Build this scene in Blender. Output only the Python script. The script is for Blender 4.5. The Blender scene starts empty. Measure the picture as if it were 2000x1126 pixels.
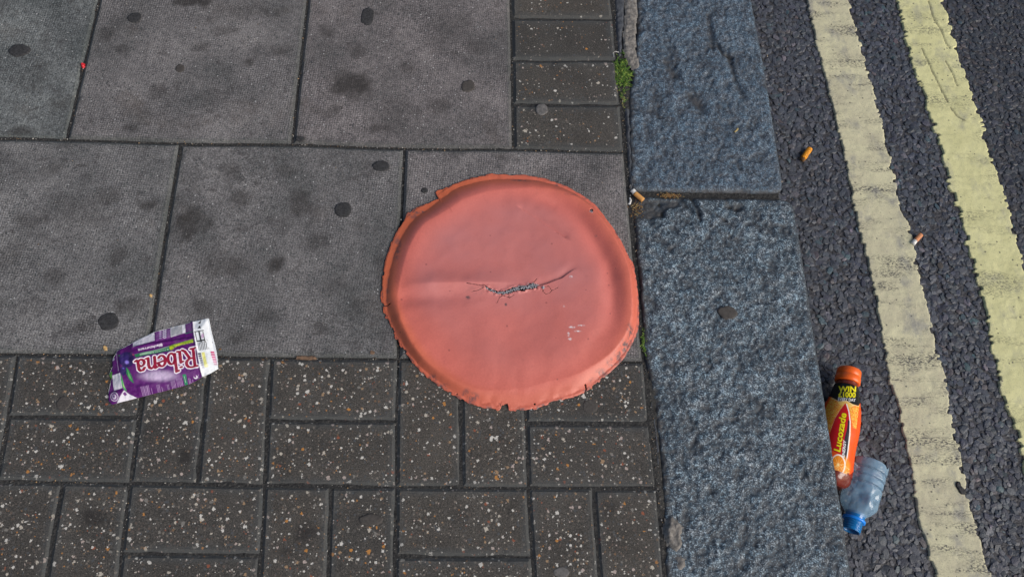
import bpy, math, random
import numpy as np
from mathutils import Vector
random.seed(7)
rng = np.random.default_rng(7)
sc = bpy.context.scene
C = sc.collection

# ------------------------------------------------------------------ camera
CAM = (0.09306, -0.84042, 1.35101)
ROT = (0.397639, -0.059748, -0.016374)
FPX = 1695.35
cd = bpy.data.cameras.new('camera')
cam = bpy.data.objects.new('camera', cd)
C.objects.link(cam)
cam.location = CAM
cam.rotation_euler = ROT
cd.sensor_width = 36
cd.lens = 36 * FPX / 2000
cd.clip_start = 0.05
cd.clip_end = 2000
sc.camera = cam

# ------------------------------------------------------------------ world + sun (bright overcast street light from the right)
SUN_DIR = Vector((math.cos(math.radians(-32)) * math.cos(math.radians(37)),
                  math.sin(math.radians(-32)) * math.cos(math.radians(37)),
                  math.sin(math.radians(37))))
w = bpy.data.worlds.new('World')
sc.world = w
w.use_nodes = True
nt = w.node_tree
sky = nt.nodes.new('ShaderNodeTexSky')
sky.sky_type = 'NISHITA'
sky.sun_disc = False
sky.sun_elevation = math.radians(37)
sky.sun_rotation = math.atan2(SUN_DIR.x, SUN_DIR.y)
sky.air_density = 1.0
sky.dust_density = 3.0
sky.ozone_density = 0.6
bg = nt.nodes['Background']
nt.links.new(sky.outputs[0], bg.inputs[0])
bg.inputs[1].default_value = 0.088
sd = bpy.data.lights.new('sun', 'SUN')
sd.energy = 2.6
sd.angle = math.radians(42)
sd.color = (1.0, 0.95, 0.88)
sun = bpy.data.objects.new('sun', sd)
C.objects.link(sun)
sun.rotation_euler = SUN_DIR.to_track_quat('Z', 'Y').to_euler()
sc.view_settings.view_transform = 'Standard'
sc.view_settings.look = 'None'
sc.view_settings.gamma = 1
sc.view_settings.use_curve_mapping = False
sc.view_settings.exposure = 0.12


# ------------------------------------------------------------------ maths helpers
def rotm(a, b, c):
    ca, sa, cb, sb, cc, s3 = math.cos(a), math.sin(a), math.cos(b), math.sin(b), math.cos(c), math.sin(c)
    Rx = np.array([[1, 0, 0], [0, ca, -sa], [0, sa, ca]])
    Ry = np.array([[cb, 0, sb], [0, 1, 0], [-sb, 0, cb]])
    Rz = np.array([[cc, -s3, 0], [s3, cc, 0], [0, 0, 1]])
    return Rz @ Ry @ Rx


RM = rotm(*ROT)


def at(px, py, z=0.0):
    """photo pixel -> place in the world on the level plane z (works on arrays)"""
    px = np.asarray(px, float); py = np.asarray(py, float)
    d = np.stack([(px - 1000) / FPX, -(py - 563) / FPX, -np.ones_like(px)], -1) @ RM.T
    t = (z - CAM[2]) / d[..., 2]
    return np.array(CAM) + t[..., None] * d


def at2(px, py, z=0.0):
    return at(px, py, z)[..., :2]


_T = np.random.default_rng(3).random((256, 256))


def vnoise(x, y, seed=0):
    x = np.asarray(x, float) + seed * 17.37; y = np.asarray(y, float) + seed * 9.11
    xi = np.floor(x).astype(int); yi = np.floor(y).astype(int)
    fx = x - xi; fy = y - yi
    fx = fx * fx * (3 - 2 * fx); fy = fy * fy * (3 - 2 * fy)
    g = lambda a, b: _T[a & 255, b & 255]
    return ((g(xi, yi) * (1 - fx) + g(xi + 1, yi) * fx) * (1 - fy) + (g(xi, yi + 1) * (1 - fx) + g(xi + 1, yi + 1) * fx) * fy) * 2 - 1


def fbm(x, y, oct=4, seed=0):
    s = 0; a = 1; t = 0
    for k in range(oct):
        s = s + a * vnoise(np.asarray(x) * 2 ** k, np.asarray(y) * 2 ** k, seed + k * 3); t += a; a *= 0.5
    return s / t


def sstep(a, b, x):
    t = np.clip((np.asarray(x, float) - a) / (b - a), 0, 1)
    return t * t * (3 - 2 * t)


def in_poly(x, y, poly):
    inside = np.zeros(np.shape(x), bool)
    n = len(poly)
    for i in range(n):
        x1, y1 = poly[i]; x2, y2 = poly[(i + 1) % n]
        if y1 == y2: continue
        c = ((y1 > y) != (y2 > y)) & (x < (x2 - x1) * (y - y1) / (y2 - y1) + x1)
        inside ^= c
    return inside


def dseg(x, y, pts, closed=False):
    d = np.full(np.shape(x), 1e9)
    n = len(pts)
    for i in range(n if closed else n - 1):
        x1, y1 = pts[i]; x2, y2 = pts[(i + 1) % n]
        dx, dy = x2 - x1, y2 - y1
        t = np.clip(((x - x1) * dx + (y - y1) * dy) / (dx * dx + dy * dy + 1e-12), 0, 1)
        d = np.minimum(d, np.hypot(x - x1 - t * dx, y - y1 - t * dy))
    return d


# ------------------------------------------------------------------ mesh helpers
def link(name, me, m=None, parent=None, loc=None):
    o = bpy.data.objects.new(name, me)
    C.objects.link(o)
    if m is not None: me.materials.append(m)
    if parent is not None: o.parent = parent
    if loc is not None: o.location = loc
    return o


def mesh_np(name, V, F, m=None, parent=None, smooth=False, attrs=None, cols=None, loc=None):
    """V (n,3); F (m,k) with one face size, or a list of such arrays"""
    V = np.asarray(V, np.float32)
    if loc is not None: V = V - np.asarray(loc, np.float32)
    Fs = F if isinstance(F, list) else [F]
    Fs = [np.asarray(f, np.int32) for f in Fs if len(f)]
    me = bpy.data.meshes.new(name)
    me.vertices.add(len(V)); me.vertices.foreach_set('co', V.ravel())
    nl = sum(f.size for f in Fs); nf = sum(len(f) for f in Fs)
    me.loops.add(nl); me.polygons.add(nf)
    me.loops.foreach_set('vertex_index', np.concatenate([f.ravel() for f in Fs]))
    tot = np.concatenate([np.full(len(f), f.shape[1], np.int32) for f in Fs])
    me.polygons.foreach_set('loop_start', np.concatenate([[0], np.cumsum(tot)[:-1]]).astype(np.int32))
    me.polygons.foreach_set('use_smooth', np.full(nf, smooth))
    me.update(calc_edges=True)
    me.validate()
    for k, a in (attrs or {}).items():
        at_ = me.attributes.new(k, 'FLOAT', 'POINT'); at_.data.foreach_set('value', np.asarray(a, np.float32).ravel())
    for k, a in (cols or {}).items():
        a = np.asarray(a, np.float32)
        if a.shape[1] == 3: a = np.concatenate([a, np.ones((len(a), 1), np.float32)], 1)
        at_ = me.attributes.new(k, 'FLOAT_COLOR', 'POINT'); at_.data.foreach_set('color', a.ravel())
    return link(name, me, m, parent, loc)


def gridfaces(nr, nc, wrap=False, mask=None):
    i, j = np.meshgrid(np.arange(nr - 1), np.arange(nc if wrap else nc - 1), indexing='ij')
    j2 = (j + 1) % nc
    f = np.stack([i * nc + j, i * nc + j2, (i + 1) * nc + j2, (i + 1) * nc + j], -1)
    if mask is not None: return f[mask]
    return f.reshape(-1, 4)


def compact(V, F, *arrs):
    used = np.unique(F)
    mp = np.full(len(V), -1); mp[used] = np.arange(len(used))
    return (V[used], mp[F]) + tuple(a[used] for a in arrs)


def tag(o, label, cat, group=None):
    o['label'] = label; o['category'] = cat
    if group: o['group'] = group
    return o


def empty(name, loc):
    o = bpy.data.objects.new(name, None); C.objects.link(o); o.location = loc
    o.empty_display_size = 0.03
    return o


def part(o, thing):
    """parent o under thing, keeping it where it stands"""
    o.parent = thing
    o.location = Vector(o.location) - Vector(thing.location)
    return o


# ------------------------------------------------------------------ material helpers
def lin(r, g, b):
    f = lambda c: c / 255 / 12.92 if c / 255 <= 0.04045 else ((c / 255 + 0.055) / 1.055) ** 2.4
    return (f(r), f(g), f(b), 1)


class M:
    def __init__(s, name, rough=0.7, spec=0.4, base=(0.5, 0.5, 0.5, 1)):
        s.m = bpy.data.materials.new(name); s.m.use_nodes = True
        s.nt = s.m.node_tree; s.b = s.nt.nodes['Principled BSDF']
        s.b.inputs['Roughness'].default_value = rough
        s.b.inputs['Specular IOR Level'].default_value = spec
        s.b.inputs['Base Color'].default_value = base
        s.geo = None

    def n(s, t, **k):
        x = s.nt.nodes.new(t)
        for a, v in k.items(): setattr(x, a, v)
        return x

    def l(s, a, b): s.nt.links.new(a, b)

    def put(s, sock, v):
        if isinstance(v, bpy.types.NodeSocket): s.l(v, sock)
        else: sock.default_value = v

    def pos(s, scale=(1, 1, 1), rot=0.0, off=(0, 0, 0)):
        if s.geo is None: s.geo = s.n('ShaderNodeNewGeometry')
        mp = s.n('ShaderNodeMapping'); s.l(s.geo.outputs['Position'], mp.inputs[0])
        mp.inputs['Scale'].default_value = scale; mp.inputs['Rotation'].default_value = (0, 0, rot)
        mp.inputs['Location'].default_value = off
        return mp.outputs[0]

    def noise(s, scale, detail=3, rough=0.5, vec=None, dist=0.0, color=False):
        x = s.n('ShaderNodeTexNoise'); x.inputs['Scale'].default_value = scale
        x.inputs['Detail'].default_value = detail; x.inputs['Roughness'].default_value = rough
        x.inputs['Distortion'].default_value = dist
        s.l(vec if vec is not None else s.pos(), x.inputs['Vector'])
        return x.outputs['Color' if color else 'Fac']

    def vor(s, scale, vec=None, feature='F1', rnd=1.0):
        x = s.n('ShaderNodeTexVoronoi'); x.feature = feature; x.inputs['Scale'].default_value = scale
        x.inputs['Randomness'].default_value = rnd
        s.l(vec if vec is not None else s.pos(), x.inputs['Vector'])
        return x

    def ramp(s, fac, stops, interp='LINEAR'):
        x = s.n('ShaderNodeValToRGB'); x.color_ramp.interpolation = interp
        e = x.color_ramp.elements
        while len(e) < len(stops): e.new(0.5)
        for el, (p, c) in zip(e, stops):
            el.position = p
            el.color = c if len(c) == 4 else (*c, 1)
        s.put(x.inputs[0], fac)
        return x.outputs[0]

    def g(s, fac, a, b):  # grey ramp 0..1 between positions a,b
        x = s.n('ShaderNodeMapRange'); x.interpolation_type = 'SMOOTHSTEP'
        x.inputs[1].default_value = a; x.inputs[2].default_value = b
        s.put(x.inputs[0], fac)
        return x.outputs[0]

    def mix(s, fac, a, b, mode='MIX'):
        x = s.n('ShaderNodeMix', data_type='RGBA', blend_type=mode)
        s.put(x.inputs[0], fac); s.put(x.inputs[6], a); s.put(x.inputs[7], b)
        return x.outputs[2]

    def math(s, op, a, b=0.0):
        x = s.n('ShaderNodeMath', operation=op)
        s.put(x.inputs[0], a); s.put(x.inputs[1], b)
        return x.outputs[0]

    def attr(s, name, color=False):
        x = s.n('ShaderNodeAttribute', attribute_name=name)
        return x.outputs['Color' if color else 'Fac']

    def objrand(s):
        return s.n('ShaderNodeObjectInfo').outputs['Random']

    def bump(s, h, dist, strength=1.0, prev=None):
        x = s.n('ShaderNodeBump'); x.inputs['Distance'].default_value = dist
        x.inputs['Strength'].default_value = strength
        s.put(x.inputs['Height'], h)
        if prev is not None: s.l(prev, x.inputs['Normal'])
        return x.outputs[0]

    def out(s, col=None, nrm=None, rough=None):
        if col is not None: s.put(s.b.inputs['Base Color'], col)
        if nrm is not None: s.l(nrm, s.b.inputs['Normal'])
        if rough is not None: s.put(s.b.inputs['Roughness'], rough)
        return s.m


def mat_slab():
    m = M('concrete_slab', 0.85, 0.3)
    base = m.ramp(m.noise(7, 5, 0.6), [(0.32, (0.088, 0.091, 0.092)), (0.5, (0.138, 0.136, 0.137)), (0.66, (0.190, 0.186, 0.185))])
    tint = m.ramp(m.objrand(), [(0, (0.92, 1.0, 1.0)), (0.5, (1.0, 0.99, 0.99)), (1, (1.06, 0.98, 0.98))])
    c = m.mix(1.0, base, tint, 'MULTIPLY')
    # fine cement speckle
    sp = m.noise(420, 3, 0.7)
    c = m.mix(1.0, c, m.ramp(sp, [(0.32, (0.40, 0.40, 0.41)), (0.5, (0.98, 0.98, 0.98)), (0.68, (1.75, 1.75, 1.77))]), 'MULTIPLY')
    c = m.mix(1.0, c, m.ramp(m.noise(95, 4, 0.7), [(0.34, (0.74, 0.74, 0.75)), (0.5, (1, 1, 1)), (0.66, (1.22, 1.22, 1.21))]), 'MULTIPLY')
    # cast dimples, worn away in places
    v = m.vor(235, m.pos(rot=0.1), rnd=0.2)
    wear = m.g(m.noise(5, 3), 0.42, 0.62)
    dm = m.g(v.outputs['Distance'], 0.25, 0.6)
    c = m.mix(m.math('ADD', m.math('MULTIPLY', wear, 0.75), 0.12), c, m.mix(1.0, c, m.ramp(dm, [(0, (1.22, 1.22, 1.22)), (1, (0.62, 0.62, 0.63))]), 'MULTIPLY'))
    # pits (dark) and quartz (light)
    pt = m.vor(190)
    pk = m.math('MULTIPLY', m.math('LESS_THAN', pt.outputs['Distance'], 0.28), m.math('GREATER_THAN', m.n_sep(pt.outputs['Color'], 0), 0.72))
    c = m.mix(m.math('MULTIPLY', pk, 0.75), c, (0.03, 0.04, 0.042, 1))
    qk = m.math('MULTIPLY', m.math('LESS_THAN', pt.outputs['Distance'], 0.22), m.math('LESS_THAN', m.n_sep(pt.outputs['Color'], 0), 0.05))
    c = m.mix(qk, c, (0.42, 0.42, 0.42, 1))
    # old grime: soft dark blots + mapped stains
    bl = m.g(m.noise(16, 4, 0.55, dist=0.4), 0.57, 0.75)
    c = m.mix(m.math('MULTIPLY', m.math('MULTIPLY', bl, m.g(m.noise(130, 4, 0.7), 0.2, 0.6)), 0.62), c, (0.05, 0.048, 0.05, 1))
    b2 = m.math('MULTIPLY', m.g(m.noise(38, 5, 0.65, dist=0.6), 0.56, 0.70), m.g(m.noise(150, 4, 0.7), 0.3, 0.6))
    c = m.mix(m.math('MULTIPLY', b2, 0.62), c, (0.040, 0.036, 0.036, 1))
    b3 = m.g(m.noise(9, 4, 0.6, m.pos(off=(3, 7, 0))), 0.56, 0.74)
    c = m.mix(m.math('MULTIPLY', b3, 0.35), c, (0.085, 0.068, 0.058, 1))
    st = m.math('MULTIPLY', m.attr('stain'), m.g(m.noise(110, 5, 0.75), 0.15, 0.52))
    c = m.mix(st, c, (0.030, 0.027, 0.026, 1))
    c = m.mix(m.math('MULTIPLY', m.attr('edge'), 0.5), c, (0.062, 0.072, 0.070, 1))
    nr = m.bump(sp, 0.0012, 0.6)
    nr = m.bump(dm, 0.0007, 0.5, nr)
    return m.out(c, nr)


def n_sep(self, sock, i):
    x = self.n('ShaderNodeSeparateColor'); self.l(sock, x.inputs[0])
    return x.outputs[i]


M.n_sep = n_sep


def speckle(m, c, scale, frac, rmin, rmax, colors, seed):
    """aggregate stones cut flush with the face: random cells, random size, irregular outline"""
    wv = m.n('ShaderNodeVectorMath', operation='ADD')
    nz = m.noise(scale * 2.3, 2, 0.6, color=True)
    sc_ = m.n('ShaderNodeVectorMath', operation='SCALE'); m.l(nz, sc_.inputs[0]); sc_.inputs['Scale'].default_value = 1.1 / scale
    m.l(m.pos(off=(seed, seed * 2, 0)), wv.inputs[0]); m.l(sc_.outputs[0], wv.inputs[1])
    mp = m.n('ShaderNodeMapping'); m.l(wv.outputs[0], mp.inputs[0]); mp.inputs['Scale'].default_value = (1, 1, 0.02)
    v = m.vor(scale, mp.outputs[0])
    r = m.n_sep(v.outputs['Color'], 0); g_ = m.n_sep(v.outputs['Color'], 1); b_ = m.n_sep(v.outputs['Color'], 2)
    rad = m.math('ADD', m.math('MULTIPLY', m.math('POWER', b_, 2.0), rmax - rmin), rmin)
    cl = m.math('ADD', m.math('MULTIPLY', m.g(m.noise(17, 3, 0.6, m.pos(off=(seed, 0, 0))), 0.36, 0.66), 0.95), 0.55)
    k = m.math('MULTIPLY', m.math('LESS_THAN', v.outputs['Distance'], rad), m.math('LESS_THAN', r, m.math('MULTIPLY', cl, frac)))
    return m.mix(k, c, m.ramp(g_, colors, 'CONSTANT'))


def mat_block(name, frac, agg=1.0):
    m = M(name, 0.8, 0.35)
    base = m.ramp(m.noise(14, 5, 0.6), [(0.3, (0.042, 0.039, 0.036)), (0.7, (0.066, 0.062, 0.057))])
    base = m.mix(1.0, base, m.ramp(m.objrand(), [(0, (0.88, 0.89, 0.9)), (0.5, (1, 1, 1)), (1, (1.14, 1.11, 1.07))]), 'MULTIPLY')
    sp = m.noise(500, 3, 0.7)
    c = m.mix(1.0, base, m.ramp(sp, [(0.32, (0.4, 0.4, 0.4)), (0.5, (1, 1, 1)), (0.68, (2.0, 1.95, 1.9))]), 'MULTIPLY')
    lo = [(0.0, (0.085, 0.08, 0.075)), (0.3, (0.10, 0.078, 0.066)), (0.5, (0.07, 0.075, 0.08)), (0.75, (0.16, 0.14, 0.12)), (0.92, (0.16, 0.10, 0.06))]
    hi = [(0.0, (0.55, 0.53, 0.49)), (0.36, (0.44, 0.40, 0.34)), (0.52, (0.30, 0.20, 0.12)), (0.62, (0.42, 0.19, 0.05)), (0.70, (0.40, 0.33, 0.30)), (0.84, (0.18, 0.17, 0.155)), (0.93, (0.24, 0.08, 0.045))]
    c = speckle(m, c, 240, 0.45 * agg, 0.2, 0.5, lo, 3.1)
    c = speckle(m, c, 330, 0.19 * agg, 0.15, 0.42, hi, 7.7)
    c = speckle(m, c, 185, frac * 0.72, 0.12, 0.46, hi, 1.3)
    c = speckle(m, c, 120, frac * 0.36, 0.08, 0.40, hi, 5.9)
    st = m.math('MULTIPLY', m.attr('stain'), m.g(m.noise(90, 4, 0.7), 0.1, 0.5))
    c = m.mix(st, c, (0.018, 0.016, 0.016, 1))
    c = m.mix(m.math('MULTIPLY', m.attr('edge'), 0.6), c, (0.064, 0.072, 0.076, 1))
    nr = m.bump(m.math('ADD', sp, m.noise(120, 2)), 0.0012, 0.7)
    return m.out(c, nr)


def mat_joint():
    m = M('joint_dirt', 0.95, 0.2)
    c = m.ramp(m.noise(220, 5, 0.7), [(0.3, (0.014, 0.014, 0.015)), (0.55, (0.042, 0.042, 0.042)), (0.72, (0.10, 0.095, 0.085))])
    return m.out(c, m.bump(m.noise(300, 4), 0.003, 1.0))


def mat_granite(name, dark, mid, light, lo, hi):
    m = M(name, 0.62, 0.5)
    sp = m.noise(430, 3, 0.8)
    s2 = m.noise(175, 4, 0.75)
    s3 = m.noise(26, 4, 0.6)
    h = m.attr('hgt')
    v = m.math('ADD', m.math('MULTIPLY', sp, 1.0), m.math('MULTIPLY', s2, 0.45))
    v = m.math('ADD', v, m.math('MULTIPLY', h, 0.09))
    v = m.math('ADD', v, m.math('MULTIPLY', m.math('SUBTRACT', s3, 0.5), 0.18))
    c = m.ramp(m.g(v, lo, hi), [(0.0, dark), (0.42, mid), (1.0, light)])
    hue = m.ramp(m.noise(60, 3), [(0.35, (1.12, 0.98, 0.93)), (0.6, (0.95, 1.01, 1.05))])
    c = m.mix(1.0, c, hue, 'MULTIPLY')
    c = m.mix(m.math('MULTIPLY', m.attr('grime'), m.g(m.noise(70, 4), 0.25, 0.6)), c, (0.040, 0.037, 0.036, 1))
    c = m.mix(m.attr('fresh'), c, (0.15, 0.15, 0.16, 1))
    return m.out(c, m.bump(v, 0.0010, 0.7), 0.6)


def mat_chip():
    m = M('bitumen_chippings', 0.5, 0.5)
    c = m.mix(1.0, m.attr('col', True), m.ramp(m.noise(600, 3, 0.7), [(0.3, (0.6, 0.6, 0.6)), (0.7, (1.45, 1.45, 1.45))]), 'MULTIPLY')
    return m.out(c, m.bump(m.noise(500, 3), 0.001, 0.6))


def mat_line(name, c1, c2, grime):
    m = M(name, 0.7, 0.4)
    c = m.ramp(m.noise(26, 5, 0.65), [(0.32, c1), (0.68, c2)])
    # rubbed grey patches
    gp = m.g(m.noise(22, 5, 0.65, m.pos((1.0, 0.7, 1))), 0.50, 0.72)
    c = m.mix(m.math('MULTIPLY', gp, grime * 0.85), c, (0.23, 0.23, 0.23, 1))
    # transverse dirt: specks gathered in bands across the line
    band = m.g(m.noise(1, 5, 0.6, m.pos((7, 34, 1))), 0.46, 0.66)
    fine = m.g(m.noise(420, 3, 0.75, m.pos((0.45, 1.0, 1))), 0.46, 0.57)
    c = m.mix(m.math('MULTIPLY', m.math('MULTIPLY', band, fine), min(1, grime * 1.15)), c, (0.055, 0.055, 0.058, 1))
    fl = m.g(m.noise(500, 2, 0.6), 0.60, 0.68)
    c = m.mix(m.math('MULTIPLY', fl, 0.5 * grime + 0.1), c, (0.12, 0.12, 0.11, 1))
    v = m.vor(140)
    k = m.math('MULTIPLY', m.math('LESS_THAN', v.outputs['Distance'], 0.24), m.math('GREATER_THAN', m.n_sep(v.outputs['Color'], 0), 0.90))
    c = m.mix(m.math('MULTIPLY', k, 0.8), c, (0.06, 0.06, 0.06, 1))
    c = m.mix(m.attr('crack'), c, (0.10, 0.095, 0.06, 1))
    return m.out(c, m.bump(m.math('ADD', m.noise(350, 4, 0.7), m.noise(60, 2)), 0.0012, 0.6))


def mat_vinyl():
    m = M('salmon_vinyl', 0.5, 0.6)
    c = m.ramp(m.noise(9, 3), [(0.3, (0.57, 0.135, 0.100)), (0.7, (0.64, 0.155, 0.118))])
    c = m.mix(1.0, c, m.ramp(m.noise(300, 3, 0.7), [(0.3, (0.93, 0.9, 0.9)), (0.7, (1.05, 1.08, 1.08))]), 'MULTIPLY')
    c = m.mix(m.math('MULTIPLY', m.attr('fade'), m.math('ADD', m.math('MULTIPLY', m.noise(14, 4), 0.9), 0.25)), c, (0.50, 0.180, 0.175, 1))
    c = m.mix(m.math('MULTIPLY', m.g(m.noise(45, 5, 0.7), 0.5, 0.75), 0.22), c, (0.36, 0.10, 0.085, 1))
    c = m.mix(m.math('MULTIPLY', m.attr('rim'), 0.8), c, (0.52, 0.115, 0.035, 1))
    c = m.mix(m.math('MULTIPLY', m.attr('dirt'), m.g(m.noise(110, 4, 0.7), 0.40, 0.6)), c, (0.10, 0.065, 0.07, 1))
    v = m.vor(75)
    k = m.math('MULTIPLY', m.math('LESS_THAN', v.outputs['Distance'], 0.13), m.math('GREATER_THAN', m.n_sep(v.outputs['Color'], 0), 0.88))
    c = m.mix(m.math('MULTIPLY', k, 0.5), c, (0.2, 0.05, 0.045, 1))
    sc2 = m.math('MULTIPLY', m.attr('scuff'), m.g(m.noise(500, 3, 0.7, m.pos((0.5, 1, 1))), 0.42, 0.55))
    c = m.mix(sc2, c, (0.75, 0.72, 0.74, 1))
    nr = m.bump(m.noise(28, 3, 0.5), 0.0016, 0.5)
    nr = m.bump(m.noise(420, 2), 0.0004, 0.5, nr)
    return m.out(c, nr)


def mat_print(name, rough=0.35, dull=0.12):
    m = M(name, rough, 0.35)
    c = m.attr('print', True)
    c = m.mix(m.math('MULTIPLY', m.g(m.noise(90, 4, 0.7), 0.45, 0.75), dull), c, (0.25, 0.24, 0.25, 1))
    return m.out(c, m.bump(m.noise(35, 3), 0.002, 0.35))


def mat_plain(name, col, rough=0.6, spec=0.4, var=0.25, scale=200, bump=0.0006, alpha=None):
    m = M(name, rough, spec)
    c = m.mix(1.0, (*col, 1), m.ramp(m.noise(scale, 4, 0.65), [(0.3, (1 - var,) * 3), (0.7, (1 + var,) * 3)]), 'MULTIPLY')
    if alpha is not None: m.b.inputs['Alpha'].default_value = alpha
    return m.out(c, m.bump(m.noise(scale * 1.3, 3), bump, 0.7))


MAT = dict(
    slab=mat_slab(), block=mat_block('exposed_aggregate_block', 0.42, 1.35), block2=mat_block('worn_aggregate_block', 0.16, 0.6), joint=mat_joint(),
    gran1=mat_granite('blue_granite', (0.026, 0.034, 0.045), (0.060, 0.086, 0.118), (0.23, 0.33, 0.42), 0.58, 0.99),
    gran2=mat_granite('speckled_granite', (0.024, 0.033, 0.044), (0.052, 0.078, 0.104), (0.42, 0.54, 0.62), 0.60, 1.00),
    chip=mat_chip(), tar=mat_plain('bitumen', (0.040, 0.040, 0.046), 0.6, 0.4, 0.5, 160, 0.004),
    far=mat_plain('far_asphalt', (0.05, 0.05, 0.055), 0.7, 0.4, 0.5, 110, 0.006),
    line1=mat_line('worn_cream_paint', (0.47, 0.44, 0.31, 1), (0.60, 0.575, 0.38, 1), 0.9),
    line2=mat_line('yellow_paint', (0.55, 0.535, 0.275, 1), (0.67, 0.65, 0.345, 1), 0.6),
    vinyl=mat_vinyl(), fibre=mat_plain('torn_fibre', (0.38, 0.40, 0.44), 0.9, 0.2, 0.4, 400),
    split_shade=mat_plain('painted_split_shade', (0.02, 0.015, 0.018), 0.95, 0.1),  # near-black colour that paints the shade under the cover's split
    card=mat_print('printed_card', 0.55, 0.14), sleeve=mat_print('printed_sleeve', 0.3, 0.05),
    gum_dark=mat_plain('dark_gum', (0.036, 0.036, 0.038), 0.8, 0.3, 0.55, 330),
    gum_brown=mat_plain('brown_gum', (0.062, 0.056, 0.052), 0.75, 0.3, 0.3, 260),
    gum_pale=mat_plain('pale_gum', (0.125, 0.12, 0.118), 0.75, 0.3, 0.35, 180),
    mortar=mat_plain('mortar', (0.190, 0.178, 0.165), 0.9, 0.2, 0.45, 160, 0.004),
    mortar_d=mat_plain('dark_mortar', (0.062, 0.068, 0.080), 0.85, 0.3, 0.35, 130, 0.003),
    cap=mat_plain('orange_cap', (0.90, 0.135, 0.010), 0.35, 0.5, 0.05, 60),
    brown_pl=mat_plain('brown_red_plastic', (0.16, 0.028, 0.016), 0.15, 0.6, 0.2, 60, 0.002),
    clear=mat_plain('clear_plastic', (0.27, 0.46, 0.64), 0.07, 1.0, 0.15, 40, 0.003, 0.50),
    blue=mat_plain('blue_plastic', (0.004, 0.17, 0.46), 0.18, 0.7, 0.2, 60, 0.002, 0.92),
    blue2=mat_plain('bright_blue_plastic', (0.01, 0.26, 0.90), 0.3, 0.6, 0.1, 60),
    cork=mat_plain('cork_paper', (0.62, 0.31, 0.10), 0.8, 0.2, 0.25, 700),
    pinkcork=mat_plain('faded_cork_paper', (0.60, 0.26, 0.13), 0.8, 0.2, 0.2, 700),
    white=mat_plain('white_paper', (0.70, 0.69, 0.66), 0.8, 0.2, 0.12, 300),
    amber=mat_plain('amber_filter', (0.72, 0.28, 0.012), 0.5, 0.4, 0.35, 300, 0.003),
    green=mat_plain('grass_green', (0.060, 0.125, 0.016), 0.6, 0.3, 0.6, 150),
    straw=mat_plain('dry_straw', (0.34, 0.27, 0.12), 0.8, 0.2, 0.3, 150),
    litter=mat_plain('brown_litter', (0.16, 0.085, 0.035), 0.85, 0.2, 0.6, 200),
    red=mat_plain('red_bead', (0.60, 0.02, 0.03), 0.4, 0.5), tan=mat_plain('tan_stone', (0.46, 0.30, 0.13), 0.7, 0.3),
    lime=mat_plain('yellow_green_leaf', (0.38, 0.38, 0.05), 0.7, 0.3), brown=mat_plain('brown_wood', (0.16, 0.10, 0.065), 0.8, 0.3, 0.4, 150),
)

# ------------------------------------------------------------------ nominal paving grid -> measured grid
_cor = [(1001, 289, .2, 0), (790.5, 289, 0, 0), (1220, 297, .4, 0), (570, 280, -.2, 0), (352, 280, -.4, 0), (130, 272, -.6, 0),
        (779, 699, 0, -.4), (289, 692, -.4, -.4), (252, 943, -.4, -.6), (515.7, 948, -.2, -.6), (774, 951, 0, -.6), (1030, 951, .2, -.6),
        (1288, 953, .4, -.6), (902, 951, .1, -.6), (1256, 706, .4, -.4), (525, 697, -.2, -.4), (27, 691, -.6, -.4), (-3, 938, -.6, -.6),
        (1197, 37, .4, .3), (1205, 115, .4, .2), (1212, 204, .4, .1), (999, 37, .2, .3), (1000, 117, .2, .2), (1001, 203, .2, .1),
        (510, 1082, -.2, -.7), (238, 1079, -.4, -.7), (769, 1085, 0, -.7), (1040, 1087, .2, -.7), (1292, 1087, .4, -.7),
        (-50, 1075, -.6, -.7), (1030, 826, .2, -.5), (772, 822, 0, -.5), (521, 820, -.2, -.5), (270, 815, -.4, -.5), (16, 811, -.6, -.5), (1270, 828, .4, -.5)]
_cw = np.array([at2(a, b) for a, b, _, _ in _cor]); _cn = np.array([(c, d) for _, _, c, d in _cor])
for (a, nx) in ((600.6, -.2), (192, -.6), (997, .2)):
    q = at2(a, 0)
    _cw = np.vstack([_cw, q]); _cn = np.vstack([_cn, [nx, q[1]]])
_cr = _cw - _cn


def _basis(X, Y):
    X = np.clip(X, -.85, .42); Y = np.clip(Y, -.85, .42)
    return np.stack([np.ones_like(X), X, Y, X * X, X * Y, Y * Y, X ** 3, Y ** 3, X * X * Y, X * Y * Y], -1)


_cf = np.linalg.lstsq(_basis(_cn[:, 0], _cn[:, 1]), _cr, rcond=None)[0]
_c2 = _cr - _basis(_cn[:, 0], _cn[:, 1]) @ _cf


def warp(X, Y):
    X = np.asarray(X, float); Y = np.asarray(Y, float)
    d = (X[..., None] - _cn[:, 0]) ** 2 + (Y[..., None] - _cn[:, 1]) ** 2
    w_ = np.exp(-d / (.09 ** 2)); w_ = w_ / (w_.sum(-1, keepdims=True) + .6)
    return np.stack([X, Y], -1) + _basis(X, Y) @ _cf + w_ @ _c2


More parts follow.
